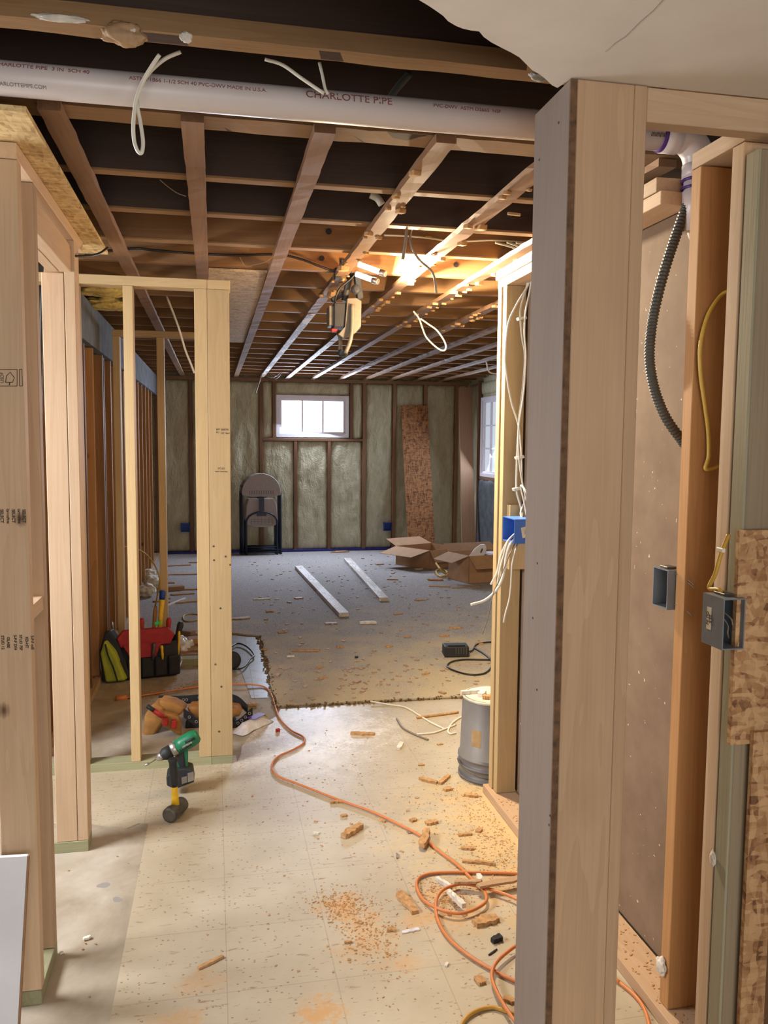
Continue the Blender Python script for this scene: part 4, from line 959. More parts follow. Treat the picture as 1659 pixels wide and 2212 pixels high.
# ------------------------------------------------------------------ boards leaning and lying in the far room
def quad_board(name, pts, thick, mat, label, cat='board'):
    """board from four face corners (bottom left, bottom right, top right, top left)"""
    p = [Vector(v) for v in pts]; n = (p[1] - p[0]).cross(p[3] - p[0]).normalized(); z = ((p[3] + p[2]) / 2 - (p[0] + p[1]) / 2)
    c0 = (p[0] + p[1]) / 2 + n * (-thick / 2)
    o = lumber(name, c0, c0 + z, (p[1] - p[0]).length, thick, mat, None, (p[1] - p[0]), 0); top(o, label, cat); return o
quad_board('leaning_board', [onY(882, 1188, 10.45), onY(940, 1182, 10.45), onY(925, 875, 10.82), onY(865, 877, 10.82)], 0.012, 'osb_dark', 'tall flake board leaning against the back wall')
quad_board('leaning_board', [onY(999, 1191, 10.15), onY(1027, 1191, 10.15), onY(1017, 836, 10.52), onY(993, 838, 10.52)], 0.04, 'plank', 'long plain plank leaning in the far right corner')
def floor_board(p0, p1, wd, th, mat, label, z=0.013, name='loose_board', cat='board'):
    a, b = Vector(fl(*p0)), Vector(fl(*p1)); a.z = b.z = z + th / 2 + 0.001; d = (b - a).normalized()
    o = lumber(name, a, b, wd, th, mat, None, (-d.y, d.x, 0), 0.001); top(o, label, cat); return o
floor_board((645, 1231), (743, 1336), 0.085, 0.035, 'board_white', 'pale painted board on the carpet, the left and nearer one')
floor_board((750, 1214), (829, 1302), 0.085, 0.035, 'board_white', 'pale painted board on the carpet, the right and farther one')
floor_board((362, 1313), (400, 1298), 0.018, 0.018, 'white_plastic', 'short white plastic tube resting past the tool bag', name='plastic_tube', cat='tube')
# blue outlet boxes on the back wall
for px, py, s, lab in ((400, 1140, 0.055, 'blue wall box low on the back wall, left of the folding chairs'), (838, 1138, 0.055, 'blue wall box low on the back wall, left of the leaning flake board'), (434, 925, 0.06, 'tall blue wall box partly hidden by the middle frame post')):
    p = onY(px, py, 10.80); bm = bmesh.new(); h_ = s if py > 1000 else 0.11
    b_box(bm, (p.x - s, 10.80, p.z - h_), (p.x + s, 10.86, p.z - h_ + 0.008)); b_box(bm, (p.x - s, 10.80, p.z + h_ - 0.008), (p.x + s, 10.86, p.z + h_)); b_box(bm, (p.x - s, 10.80, p.z - h_), (p.x - s + 0.008, 10.86, p.z + h_)); b_box(bm, (p.x + s - 0.008, 10.80, p.z - h_), (p.x + s, 10.86, p.z + h_)); b_box(bm, (p.x - s, 10.852, p.z - h_), (p.x + s, 10.86, p.z + h_))
    o = put('wall_box', bm, 'blue_box_far'); top(o, lab, 'electrical box')

# ------------------------------------------------------------------ cardboard boxes
def carton(c, u, v, h, flaps, label):
    c, u, v = Vector((c[0], c[1], 0.014)), Vector((*u, 0)), Vector((*v, 0)); t_ = 0.004
    T = thing('cardboard_box', c + (u + v) / 2, label, 'cardboard box'); bm = bmesh.new(); Z = Vector((0, 0, h))
    un, vn = u.normalized(), v.normalized()
    def wallp(a, d, n):
        b_prism(bm, [a, a + d, a + d + Z, a + Z], n * t_)
    wallp(c, u, vn); wallp(c + v - vn * t_, u, vn); wallp(c, v, un); wallp(c + u - un * t_, v, un)
    b_prism(bm, [c, c + u, c + u + v, c + v], Vector((0, 0, t_)))
    put('carton_body', bm, 'cardboard', T)
    for (a, d, out, ang, ln) in flaps:
        a = c + u * a[0] + v * a[1] + Z; d = u if d == 'u' else v; o_ = {'-v': -vn, 'v': vn, '-u': -un, 'u': un}[out]
        e_ = o_ * math.cos(ang) * ln + Vector((0, 0, math.sin(ang) * ln)); s_ = d.normalized() * 0.02
        nn = d.normalized().cross(e_.normalized()) * 0.004
        bm = bmesh.new(); b_prism(bm, [a, a + d, a + d - s_ + e_, a + s_ + e_], nn); put('flap', bm, 'cardboard', T)
    return T
carton((2.585, 8.13), (0.60, 0.10), (-0.12, 0.36), 0.29, [((0, 0), 'u', '-v', -0.9, 0.16), ((0, 0), 'v', '-u', -0.35, 0.20), ((0, 1), 'u', 'v', 0.5, 0.15)], 'open brown cardboard box in front, white packing sticking out')
carton((2.42, 9.1), (0.50, 0.22), (-0.30, 0.45), 0.22, [((0, 0), 'v', '-u', -0.25, 0.26), ((0, 1), 'u', 'v', 0.35, 0.2), ((0, 0), 'u', '-v', -1.1, 0.15)], 'open empty brown cardboard box behind the front one')
bm = bmesh.new()
pts = [(2.62, 0.25), (2.66, 0.31), (2.70, 0.36), (2.76, 0.40), (2.81, 0.40), (2.83, 0.36), (2.82, 0.30), (2.78, 0.25)]
b_prism(bm, [(x, 8.30, z) for x, z in pts], (0.02, 0.05, 0)); bevel(bm, 0.01, 2); jug = put('plastic_jug', bm, 'white_plastic'); top(jug, 'white plastic jug handle sticking out of the front cardboard box', 'jug')
bm = bmesh.new(); b_obox(bm, (2.775, 8.297, 0.335), (0.010, 0, 0.022), (0, 0.003, 0), (-0.006, 0, 0.004)); put('handle_slot', bm, 'steel_dark', jug)
bm = bmesh.new(); b_obox(bm, (3.0, 8.38, 0.29), (0.12, 0.02, 0), (-0.02, 0.1, 0), (0, 0, 0.012)); o = put('packing_sheet', bm, 'white_plastic'); top(o, 'white packing sheet lying in the front cardboard box', 'packing')
cable('yellow cable coil lying between the two cardboard boxes', [fl(x, y, 0.03) for x, y in ((968, 1240), (955, 1246), (944, 1240), (943, 1232), (955, 1230), (966, 1236))] + [fl(960, 1238, 0.06), fl(950, 1228, 0.12), Vector(onY(942, 1217, 8.8))], 0.011, 'cable_yellow')
# ------------------------------------------------------------------ battery charger and its cord
T = thing('battery_charger', (1.63, 5.40, 0.013), 'black battery charger on the dusty carpet, cord looped beside it', 'charger')
bm = bmesh.new(); vs = b_box(bm, (-0.085, -0.06, 0), (0.085, 0.06, 0.075)); bevel(bm, 0.008, 2); m4 = rotz(-0.12, Vector((1.63, 5.40, 0.014))); put('casing', bm, 'rubber', T, mat4=m4)
bm = bmesh.new()
for k in range(5): b_box(bm, (-0.01 + 0.018 * k, -0.0615, 0.02), (-0.003 + 0.018 * k, -0.0600, 0.065))
put('vents', bm, 'steel_dark', T, mat4=m4)
bm = bmesh.new(); b_box(bm, (-0.06, -0.045, 0.0752), (0.06, 0.02, 0.083)); bevel(bm, 0.003); put('cradle', bm, 'rubber', T, mat4=m4)
bm = bmesh.new(); b_tube(bm, spline([(1.70, 5.38, 0.04)] + [fl(x, y, 0.02) for x, y in ((1020, 1405), (1030, 1392), (1060, 1387), (1085, 1392), (1090, 1410), (1075, 1422), (1060, 1425), (1040, 1425), (1000, 1425), (975, 1430), (966, 1440), (985, 1450), (1015, 1457), (1045, 1455), (1062, 1440), (1060, 1425), (1045, 1412), (1025, 1400))], 6), 0.006, 8); put('cord', bm, 'cable_black', T)
# ------------------------------------------------------------------ bucket
bc = Vector((1.215, 3.44, 0.004))
T = thing('bucket', bc, 'grey plastic bucket turned upside down, its bottom heaped with scraps', 'bucket')
bm = bmesh.new(); b_lathe(bm, [(0.150, 0.0), (0.150, 0.012), (0.146, 0.013), (0.145, 0.05), (0.153, 0.053), (0.153, 0.06), (0.145, 0.063), (0.144, 0.085), (0.152, 0.088), (0.152, 0.096), (0.1435, 0.10), (0.134, 0.35), (0.130, 0.362), (0.124, 0.362), (0.122, 0.355), (0.05, 0.355)], bc, (0, 0, 1), 48); put('pail', bm, 'bucket', T)
bm = bmesh.new(); b_lathe(bm, [(0.1335, 0.349), (0.1345, 0.356), (0.1335, 0.3615)], bc, (0, 0, 1), 48); o = put('base_ring', bm, 'bucket_rim', T)
lp = onY(1000, 1597, 3.30)
bm = bmesh.new(); n_ = 6
for k in range(n_):
    a0 = math.radians(212 + k * 3.2); a1_ = math.radians(212 + (k + 1) * 3.2); rr0 = 0.1415; rr1 = 0.139
    vs = [bm.verts.new(bc + Vector((math.cos(a) * (r_ + 0.001), math.sin(a) * (r_ + 0.001), z))) for a, r_, z in ((a0, rr0, 0.16), (a1_, rr0, 0.16), (a1_, rr1, 0.235), (a0, rr1, 0.235))]
    bm.faces.new(vs)
put('label', bm, 'tan_label', T)
bm = bmesh.new(); b_tube(bm, [bc + Vector((math.cos(a) * 0.158, math.sin(a) * 0.158, 0.075 - 0.045 * math.sin((a - 3.1) * 1.0))) for a in [3.1 + 0.16 * k for k in range(20)]], 0.0025, 6); put('bail_handle', bm, 'steel_dark', T)
for k, (dx, dy, l, wv, a, mt, lab) in enumerate(((0.02, -0.03, 0.13, 0.03, 0.3, 'fiber', 'crumbly orange board strip lying on the upturned bucket'), (-0.05, 0.0, 0.06, 0.03, 1.0, 'scrap_white', 'white chip on the upturned bucket, left side'), (-0.04, -0.06, 0.05, 0.025, -0.4, 'fiber', 'small orange board bit at the left rim of the bucket'), (0.05, 0.04, 0.10, 0.05, 0.9, 'scrap_white', 'wide white flake on the bucket behind the orange strip'), (-0.09, 0.03, 0.10, 0.018, 0.1, 'scrap_white', 'thin white sliver overhanging the left rim of the bucket'))):
    o = put('scrap', chip_bm(l, wv, 0.02, 50 + k), mt, None, mat4=rotz(a, bc + Vector((dx, dy, 0.3625 + 0.0 * k)))); top(o, lab, 'scrap')
# ------------------------------------------------------------------ orange cord on the floor
zz = 0.010
seq = [(270, 1507), (330, 1499), (440, 1482), (500, 1478), (540, 1478), (572, 1484), (586, 1500), (594, 1525), (604, 1552), (628, 1577), (655, 1592), (655, 1606), (630, 1621), (600, 1635), (587, 1655), (600, 1676), (640, 1692), (735, 1729), (800, 1752), (860, 1780), (913, 1808), (940, 1832), (985, 1866), (1025, 1904), (1048, 1935), (1046, 1958), (1000, 1979), (953, 1972), (915, 1944), (900, 1913), (909, 1894), (947, 1885), (1032, 1885), (1135, 1889), (1190, 1905), (1200, 1935), (1175, 1962), (1135, 1957), (1097, 1940), (1050, 1925), (1005, 1916), (975, 1920), (953, 1932), (942, 1954), (945, 1984), (966, 2023), (1007, 2060), (1069, 2098), (1135, 2128), (1190, 2140), (1215, 2110), (1180, 2060), (1135, 2043), (1085, 2073), (1063, 2107), (1072, 2148), (1110, 2212), (1160, 2260), (1230, 2250), (1240, 2150), (1290, 2090), (1338, 2122)]
cpts = [fl(x, y, zz if y > 1530 else (0.018 if 1476 < y < 1482 else 0.009)) for x, y in seq]
# small height offsets so crossings pass over each other
for i, k in enumerate(seq):
    if 24 <= i <= 27 or 37 <= i <= 43: cpts[i].z += 0.010
    if 52 <= i <= 56: cpts[i].z += 0.011
T = thing('extension_cord', cpts[0], 'long orange extension cord snaking across the floor, coiled by the big post', 'cord')
bm = bmesh.new(); b_tube(bm, spline(cpts, 8), 0.0052, 10); put('cable', bm, 'cord_orange', T)
a, b = cpts[0], cpts[1]; d = (a - b).normalized()
bm = bmesh.new(); b_tube(bm, [a - d * 0.01, a + d * 0.05], 0.016, 12); put('plug', bm, 'cord_orange', T)
o = cable('orange cord end lying beside the hall sole plate, right of the big post', [fl(x, y, 0.009) for x, y in ((1338, 2122), (1371, 2150), (1391, 2178), (1402, 2212), (1410, 2260))], 0.0052, 'cord_orange', 'extension_cord', 'cord')
cable('olive yellow cord loop at the bottom edge of the floor', [fl(x, y, 0.009) for x, y in ((985, 2260), (998, 2212), (1022, 2187), (1060, 2176), (1091, 2184), (1135, 2201), (1180, 2230))], 0.0055, 'cord_olive', 'extension_cord', 'cord')
cable('black cord loop lying beyond the middle frame post', [fl(x, y, 0.02) for x, y in ((498, 1398), (515, 1390), (535, 1398), (549, 1415), (540, 1424), (528, 1440), (510, 1446), (498, 1442))], 0.006, 'cable_black', cat='cord')
bm = bmesh.new(); b_lathe(bm, [(0.05, 0), (0.06, 0.01), (0.06, 0.045), (0.04, 0.05)], fl(497, 1425, 0.06), (0.3, -1, 0.1), 20); o = put('cable_reel', bm, 'rubber'); top(o, 'dark round disc partly hidden behind the middle frame post', 'disc')
for k, (pts, lab) in enumerate((([(440, 1330), (415, 1326), (397, 1330), (398, 1340), (415, 1342), (440, 1335)], 'pale yellow cable loop on the carpet beyond the middle frame'), ([(800, 1515), (840, 1522), (875, 1528), (905, 1545), (930, 1560), (960, 1575)], 'off-white cable slanting from the carpet edge toward the bucket'), ([(857, 1552), (870, 1572), (895, 1586), (925, 1598)], 'dark-ended grey cable scrap left of the bucket'), ([(900, 1586), (935, 1583), (960, 1575), (985, 1565)], 'white cable scrap running to the bucket'), ([(985, 1583), (972, 1585), (968, 1578), (976, 1563), (990, 1552), (1000, 1548)], 'white cable curl at the left side of the bucket'))):
    cable(lab, [fl(x, y, 0.018 if y < 1520 else 0.008) for x, y in pts], 0.005, ('cable_yellow', 'cable_white', 'cable_grey', 'cable_white', 'cable_white')[k])
cable('wooden orange stick behind the bucket', [fl(900, 1550, .01), fl(940, 1545, .01), fl(990, 1538, .01)], 0.007, 'fiber', 'stick', 'stick')

# ------------------------------------------------------------------ tool bag and its tools
G = 0.0
def world_tube(name, p0, p1, r, mat, parent=None, n=12, cap=None):
    bm = bmesh.new(); b_tube(bm, [p0, p1], r, n); return put(name, bm, mat, parent)
bx0 = Vector((-0.44, 5.36, 0.0)); W_, D_, H_ = 0.21, 0.12, 0.24
T = thing('tool_bag', bx0, 'black and red open tool bag crammed with hand tools, behind the middle frame', 'tool bag')
m4 = rotz(0.18, bx0)
bm = bmesh.new(); n_ = 28; rings = []
for h_, s_ in ((0.0, 0.97), (0.02, 1.0), (0.16, 1.03), (0.22, 1.0), (0.222, 0.93), (0.15, 0.9), (0.06, 0.88)):
    rings.append([bm.verts.new(((W_ * s_) * math.copysign(abs(math.cos(a)) ** 0.5, math.cos(a)), (D_ * s_) * math.copysign(abs(math.sin(a)) ** 0.5, math.sin(a)), h_)) for a in [2 * math.pi * k / n_ for k in range(n_)]])
for a, b in zip(rings, rings[1:]):
    for k in range(n_): bm.faces.new((a[k], a[(k + 1) % n_], b[(k + 1) % n_], b[k])).smooth = True
bm.faces.new(rings[0][::-1]); bm.faces.new(rings[-1]); put('bag_body', bm, 'bag_black', T, mat4=m4)
for k in range(5):
    bm = bmesh.new(); b_obox(bm, (-0.165 + 0.082 * k, -0.128, 0.075), (0.036, 0, 0), (0, 0.014, 0), (0, 0, 0.062)); bevel(bm, 0.010, 2); put('pocket', bm, 'bag_black', T, mat4=m4)
bm = bmesh.new(); b_prism(bm, [(-0.16, -0.13, 0.21), (0.14, -0.13, 0.21), (0.17, -0.13, 0.27), (0.13, -0.12, 0.315), (-0.14, -0.12, 0.315), (-0.18, -0.13, 0.27)], (0, 0.03, 0)); bevel(bm, 0.008, 2); put('flap', bm, 'bag_red', T, mat4=m4)
bm = bmesh.new(); b_prism(bm, [(-0.10, -0.142, 0.14), (0.05, -0.142, 0.14), (0.09, -0.136, 0.23), (-0.15, -0.136, 0.23)], (0, 0.008, 0)); bevel(bm, 0.003); put('front_panel', bm, 'bag_red', T, mat4=m4)
def B_(x, y, z): return m4 @ Vector((x, y, z))
tools = [((0.075, 0.0, 0.10), (0.115, 0.02, 0.50), 0.016, 'yellow', 'yellow hammer handle standing up out of the tool bag', 'hammer_handle', 'hammer'),
         ((0.04, 0.03, 0.10), (0.075, 0.05, 0.42), 0.013, 'leather', 'brown tool handle leaning behind the yellow one in the tool bag', 'chisel', 'chisel'),
         ((-0.03, -0.02, 0.15), (-0.02, -0.03, 0.365), 0.016, 'red', 'red-handled tool in the middle of the tool bag', 'screwdriver', 'screwdriver'),
         ((0.13, -0.03, 0.15), (0.145, -0.05, 0.36), 0.016, 'red', 'red-handled screwdriver at the right of the yellow hammer handle', 'screwdriver', 'screwdriver'),
         ((-0.17, -0.01, 0.12), (-0.20, -0.03, 0.36), 0.008, 'steel', 'steel chisel blade rising from the left end of the tool bag', 'chisel', 'chisel'),
         ((0.17, -0.04, 0.12), (0.22, -0.05, 0.33), 0.02, 'rubber', 'black grip jutting from the right end of the tool bag', 'pliers', 'pliers'),
         ((0.195, -0.09, 0.12), (0.20, -0.10, 0.28), 0.008, 'yellow', 'yellow-edged tool in the right outer pocket of the tool bag', 'cutter', 'cutter'),
         ((0.09, -0.145, 0.12), (0.085, -0.15, 0.21), 0.009, 'yellow', 'small yellow-handled tool in the front pocket of the tool bag', 'pliers', 'pliers'),
         ((0.03, -0.145, 0.12), (0.04, -0.15, 0.23), 0.012, 'steel_dark', 'grey scraper in the middle front pocket of the tool bag', 'scraper', 'scraper')]
for a, b, r, mt, lab, nm, ct in tools:
    bm = bmesh.new(); A, Bv = B_(*a), B_(*b); d = (Bv - A); L = d.length
    b_lathe(bm, [(r * 0.6, 0), (r, L * 0.35), (r * 0.85, L * 0.6), (r * 1.05, L * 0.9), (r * 0.7, L)], A, d, 12); o = put(nm, bm, mt); top(o, lab, ct)
    if nm == 'hammer_handle':
        bm = bmesh.new(); b_lathe(bm, [(r * 1.1, -0.002), (r * 1.25, 0.02), (r * 1.25, 0.05), (r * 0.9, 0.056)], Bv - d.normalized() * 0.03, d, 12); put('end_cap', bm, 'blue_box_far', o)
bm = bmesh.new(); b_obox(bm, B_(0.075, -0.06, 0.335), (0.018, 0, 0.006), (0, 0.006, 0), (-0.003, 0, 0.008)); o = put('marker', bm, flat('bright_green', sr(40, 220, 90), 0.5)); top(o, 'bright green marker tip among the tools in the bag', 'marker')
# lime pouch
T = thing('tool_pouch', (-0.62, 5.19, 0), 'lime green and black slim tool pouch standing left of the tool bag', 'pouch')
pp = [(-0.685, 0.005), (-0.70, 0.20), (-0.665, 0.315), (-0.635, 0.325), (-0.58, 0.22), (-0.515, 0.02)]
bm = bmesh.new(); b_prism(bm, [(x, 5.16, z) for x, z in ((-0.66, 0.01), (-0.69, 0.19), (-0.665, 0.27), (-0.61, 0.2), (-0.545, 0.015))], (0.02, 0.07, 0)); bevel(bm, 0.012, 2); lp_ = put('pouch_front', bm, 'lime', T)
bm = bmesh.new(); b_prism(bm, [(x, 5.20, z) for x, z in pp], (0.02, 0.06, 0)); bevel(bm, 0.010, 2); put('pouch_back', bm, 'rubber', T)
bm = bmesh.new(); b_tube(bm, spline([(-0.655, 5.152, 0.25), (-0.64, 5.15, 0.18), (-0.61, 5.15, 0.10), (-0.59, 5.152, 0.02)], 5), 0.005, 6); put('zipper', bm, 'rubber', lp_)
# tool belt
T = thing('tool_belt', (-0.1, 4.25, 0), 'tan leather tool belt with black webbing lying behind the middle frame', 'tool belt')
def prow(pts, Y): return [onY(x, y, Y) for x, y in pts]
def pouch(poly, Y, ex, mat='leather', bev=0.014):
    bm = bmesh.new(); b_prism(bm, prow(poly, Y), ex); bevel(bm, bev, 3)
    for f in bm.faces: f.smooth = True
    return bm
put('pouch', pouch([(306, 1588), (311, 1545), (330, 1520), (352, 1530), (352, 1560), (330, 1592), (318, 1599)], 4.22, (0.03, 0.12, 0)), 'leather', T)
put('pouch', pouch([(342, 1512), (345, 1538), (380, 1548), (392, 1545), (397, 1532), (372, 1518)], 4.24, (0.02, 0.10, 0)), 'leather', T)
pk = put('tool_pocket', pouch([(340, 1545), (352, 1570), (392, 1592), (392, 1565), (385, 1548), (345, 1538)], 4.18, (0.0, 0.05, 0), bev=0.01), 'leather', T)
for px, py in ((357, 1558), (376, 1564)):
    bm = bmesh.new(); b_obox(bm, onY(px, py, 4.165), (0.014, 0, 0.0), (0, 0.012, 0), (0, 0, 0.022)); bevel(bm, 0.006, 2); put('red_patch', bm, 'red', pk)
put('pouch', pouch([(402, 1528), (412, 1550), (440, 1556), (470, 1556), (520, 1548), (512, 1532), (470, 1526)], 4.30, (0.02, 0.11, 0.0)), 'leather', T)
put('pouch_base', pouch([(400, 1556), (398, 1590), (440, 1600), (500, 1590), (505, 1560), (440, 1560)], 4.28, (0.02, 0.10, 0)), 'bag_black', T)
def strap(name, pts, h_, parent, holes=()):
    bm = bmesh.new(); P = spline(pts, 6)
    for a, b in zip(P, P[1:]):
        d = (b - a); n = Vector((-d.y, d.x, 0)).normalized() * 0.003; up = Vector((0, 0, h_ / 2))
        b_obox(bm, (a + b) / 2, d / 2 * 1.02, n, up)
    o = put(name, bm, 'bag_black', parent)
    for px, py, Y in holes:
        bm = bmesh.new(); c = onY(px, py, Y); ring = [c + Vector((math.cos(t_) * 0.0065, 0, math.sin(t_) * 0.0065)) for t_ in [2 * math.pi * k / 12 for k in range(13)]]
        b_tube(bm, ring, 0.0018, 6); put('eyelet', bm, 'steel', o)
    return o
strap('belt', [onY(343, 1512, 4.40), onY(390, 1512, 4.42), onY(430, 1509, 4.42), onY(480, 1506, 4.44), onY(512, 1512, 4.44), onY(535, 1532, 4.42)], 0.045, T, ((396, 1512, 4.405), (403, 1512, 4.405), (430, 1507, 4.41), (397, 1521, 4.405), (430, 1516, 4.41)))
strap('belt', [onY(397, 1540, 4.21), onY(412, 1550, 4.19), onY(425, 1560, 4.18), onY(450, 1572, 4.19)], 0.045, T, ((409, 1549, 4.175), (424, 1559, 4.165)))
strap('belt', [onY(497, 1574, 4.24), onY(520, 1560, 4.26), onY(545, 1538, 4.30)], 0.045, T, ((514, 1562, 4.245), (522, 1556, 4.248), (530, 1549, 4.258), (539, 1541, 4.27)))
bm = bmesh.new(); b_lathe(bm, [(0.012, 0), (0.014, 0.02), (0.012, 0.10), (0.009, 0.11)], onY(320, 1527, 4.15), onY(338, 1540, 4.14) - onY(320, 1527, 4.15), 10)
A, Bv = onY(318, 1525, 4.15), onY(352, 1548, 4.13)
bm.free(); bm = bmesh.new(); b_tube(bm, [A, A.lerp(Bv, 0.45)], 0.011, 10); o = put('utility_knife', bm, 'rubber'); top(o, 'black-ended red utility knife stuck in the leather tool belt', 'knife')
bm = bmesh.new(); b_tube(bm, [A.lerp(Bv, 0.45), Bv], 0.013, 10); put('knife_body', bm, 'red', o)
# caulk sleeve in clear wrap
c = fl(545, 1572, 0); T = thing('plastic_wrapper', (c.x, c.y, 0.004), 'clear plastic sleeve with purple print lying by the end of the middle frame', 'packaging')
m4 = rotz(0.85, Vector((c.x, c.y, 0.0))); bm = bmesh.new(); nx_, ny_ = 16, 6; g = []
for i in range(nx_ + 1):
    row = []
    for j in range(ny_ + 1):
        u, v = i / nx_, j / ny_; hh = 0.045 * math.sin(math.pi * v) * min(1, 4 * u, 4 * (1 - u)) + noise.noise(Vector((u * 9, v * 5, 1))) * 0.004
        row.append(bm.verts.new(((u - .5) * 0.26, (v - .5) * (0.085 + 0.02 * noise.noise(Vector((u * 4, 0, 0)))), 0.005 + max(hh, 0))))
    g.append(row)
for i in range(nx_):
    for j in range(ny_): bm.faces.new((g[i][j], g[i + 1][j], g[i + 1][j + 1], g[i][j + 1])).smooth = True
M['film'] = flat('plastic_film', sr(226, 224, 230), 0.2, noise_amt=0.12, scale=40)
put('sleeve', bm, 'film', T, mat4=m4)
bm = bmesh.new(); b_obox(bm, (0.035, 0, 0.0525), (0.05, 0, 0), (0, 0.024, 0), (0, 0, 0.0006)); put('printed_label', bm, 'purple_print', T, mat4=m4)
bm = bmesh.new(); b_obox(bm, (0.103, 0, 0.036), (0.016, 0, -0.012), (0, 0.018, 0), (0, 0, 0.0006)); put('printed_label', bm, 'yellow', T, mat4=m4)
# clear bag and coil near the tool bag
c = fl(385, 1418, 0); o = put('plastic_bag', blob_bm(c + Vector((0, 0.05, 0.055)), 0.09, 4, (1.0, 0.8, 0.75)), 'film'); top(o, 'crumpled clear plastic bag beside the tool bag', 'bag')
c = fl(365, 1440, 0); ring = [c + Vector((math.cos(t_) * 0.075, math.sin(t_) * 0.13, 0.02 + 0.01 * math.sin(3 * t_))) for t_ in [2 * math.pi * k / 24 for k in range(25)]]
bm = bmesh.new(); b_tube(bm, ring, 0.006, 6); b_tube(bm, [r_ + Vector((0.006, 0.012, 0.012)) for r_ in ring], 0.005, 6); o = put('wrapped_coil', bm, 'film'); top(o, 'flat clear-wrapped ring on the floor in front of the tool bag', 'packaging')

# ------------------------------------------------------------------ cordless drill
dz = Vector((-0.13, 3.50, 0.004))
T = thing('cordless_drill', dz, 'green and black cordless drill standing on its battery, chuck pointing left', 'drill')
YD = 3.50
def D(x, y, Y=YD): return onY(x, y, Y)
def dpr(pts, Y, dep, mat, nm, bev=0.006, par=T):
    bm = bmesh.new(); b_prism(bm, [D(x, y, Y) for x, y in pts], (0, dep, 0)); bevel(bm, bev, 2); return put(nm, bm, mat, par)
ax0, ax1 = D(383, 1612), D(428, 1588); d = ax0 - ax1
ax0.y -= 0.01; d = ax0 - ax1; dn_ = d.normalized()
bm = bmesh.new(); b_lathe(bm, [(0.020, -0.002), (0.030, 0.008), (0.034, 0.03), (0.033, 0.075), (0.030, 0.10)], ax1, d, 24); body = put('motor_housing', bm, 'drill_green', T, smooth=True)
for k, (aa, bb) in enumerate(((0.015, 0.06), (0.03, 0.085))):
    bm = bmesh.new(); sd = Vector((0, -1, 0)); p0 = ax1 + dn_ * aa + sd * 0.031 + Vector((0, 0, 0.006 - 0.016 * k)); p1 = ax1 + dn_ * bb + sd * 0.031 + Vector((0, 0, 0.012 - 0.022 * k))
    b_tube(bm, [p0, p1], 0.006, 8); put('rubber_inlay', bm, 'rubber', body)
m_ = ax1 + dn_ * 0.05 + Vector((0, -0.0375, -0.002)); text('brand_print', 'HITACHI', 0.011, 'sticker', body, face_m4(m_, (-dn_.x, 0, -dn_.z), (dn_.z, 0, -dn_.x)))
s0 = ax1 + dn_ * 0.10
bm = bmesh.new(); b_lathe(bm, [(0.031, 0), (0.0325, 0.003), (0.0325, 0.020), (0.029, 0.023)], s0, d, 24); put('torque_collar', bm, 'steel', T)
bm = bmesh.new(); b_lathe(bm, [(0.027, 0.022), (0.027, 0.055), (0.021, 0.064), (0.021, 0.066)], s0, d, 24); put('chuck_sleeve', bm, 'rubber', T)
bm = bmesh.new(); b_lathe(bm, [(0.020, 0.064), (0.018, 0.076), (0.009, 0.092), (0.007, 0.094)], s0, d, 20); put('chuck', bm, 'steel', T)
bm = bmesh.new(); b_lathe(bm, [(0.003, 0.09), (0.003, 0.125), (0.005, 0.126), (0.005, 0.145), (0.002, 0.147)], s0, d, 10); put('driver_bit', bm, 'steel', T)
dpr([(374, 1616), (392, 1606), (412, 1606), (400, 1622), (408, 1668), (384, 1672), (382, 1640)], 3.475, 0.042, 'drill_green', 'handle', 0.010)
dpr([(376, 1618), (394, 1612), (398, 1622), (402, 1664), (390, 1668), (386, 1640), (373, 1626)], 3.470, 0.052, 'rubber', 'grip', 0.008)
bm = bmesh.new(); b_obox(bm, D(371, 1628), (0.008, 0, 0.003), (0, 0.012, 0), (0, 0, 0.018)); bevel(bm, 0.003); put('trigger', bm, 'rubber', T)
bt = dpr([(359, 1678), (372, 1664), (398, 1660), (416, 1664), (420, 1690), (378, 1706), (360, 1698)], 3.45, 0.085, 'rubber', 'battery', 0.006)
dpr([(392, 1680), (404, 1677), (405, 1690), (393, 1694)], 3.446, 0.006, 'steel', 'battery_latch', 0.001, bt)
dpr([(405, 1671), (418, 1667), (419, 1686), (406, 1690)], 3.446, 0.006, 'steel', 'battery_latch', 0.001, bt)
# ------------------------------------------------------------------ small sledge hammer, standing on its head
hc_ = Vector(fl(373, 1776, 0)); T = thing('hand_sledge', (hc_.x, hc_.y, 0.004), 'small sledge hammer standing on its head, yellow handle with black grip', 'hammer')
ha = Vector((0.45, 1.0, 0)).normalized(); hcen = Vector((hc_.x + 0.01, hc_.y + 0.035, 0.035))
bm = bmesh.new(); b_lathe(bm, [(0.022, -0.058), (0.030, -0.052), (0.030, -0.030), (0.026, -0.022), (0.026, 0.022), (0.030, 0.030), (0.030, 0.052), (0.022, 0.058)], hcen, ha, 20); put('head', bm, 'steel_dark', T)
ht = onY(373, 1638, hcen.y + 0.0); hb = hcen + Vector((0, 0, 0.02)); dd = ht - hb
def HL(t_): return hb + dd * t_
bm = bmesh.new(); b_lathe(bm, [(0.016, 0), (0.014, 0.03), (0.011, 0.09), (0.012, 0.11)], hb, dd, 14); put('handle', bm, 'yellow', T)
LH = dd.length
bm = bmesh.new(); b_lathe(bm, [(0.010, 0), (0.0165, 0.02), (0.0165, LH * 0.3), (0.0155, LH * 0.55), (0.019, LH * 0.60), (0.018, LH * 0.63), (0.012, LH * 0.64)], HL(0.36), dd, 14); put('grip', bm, 'rubber', T)

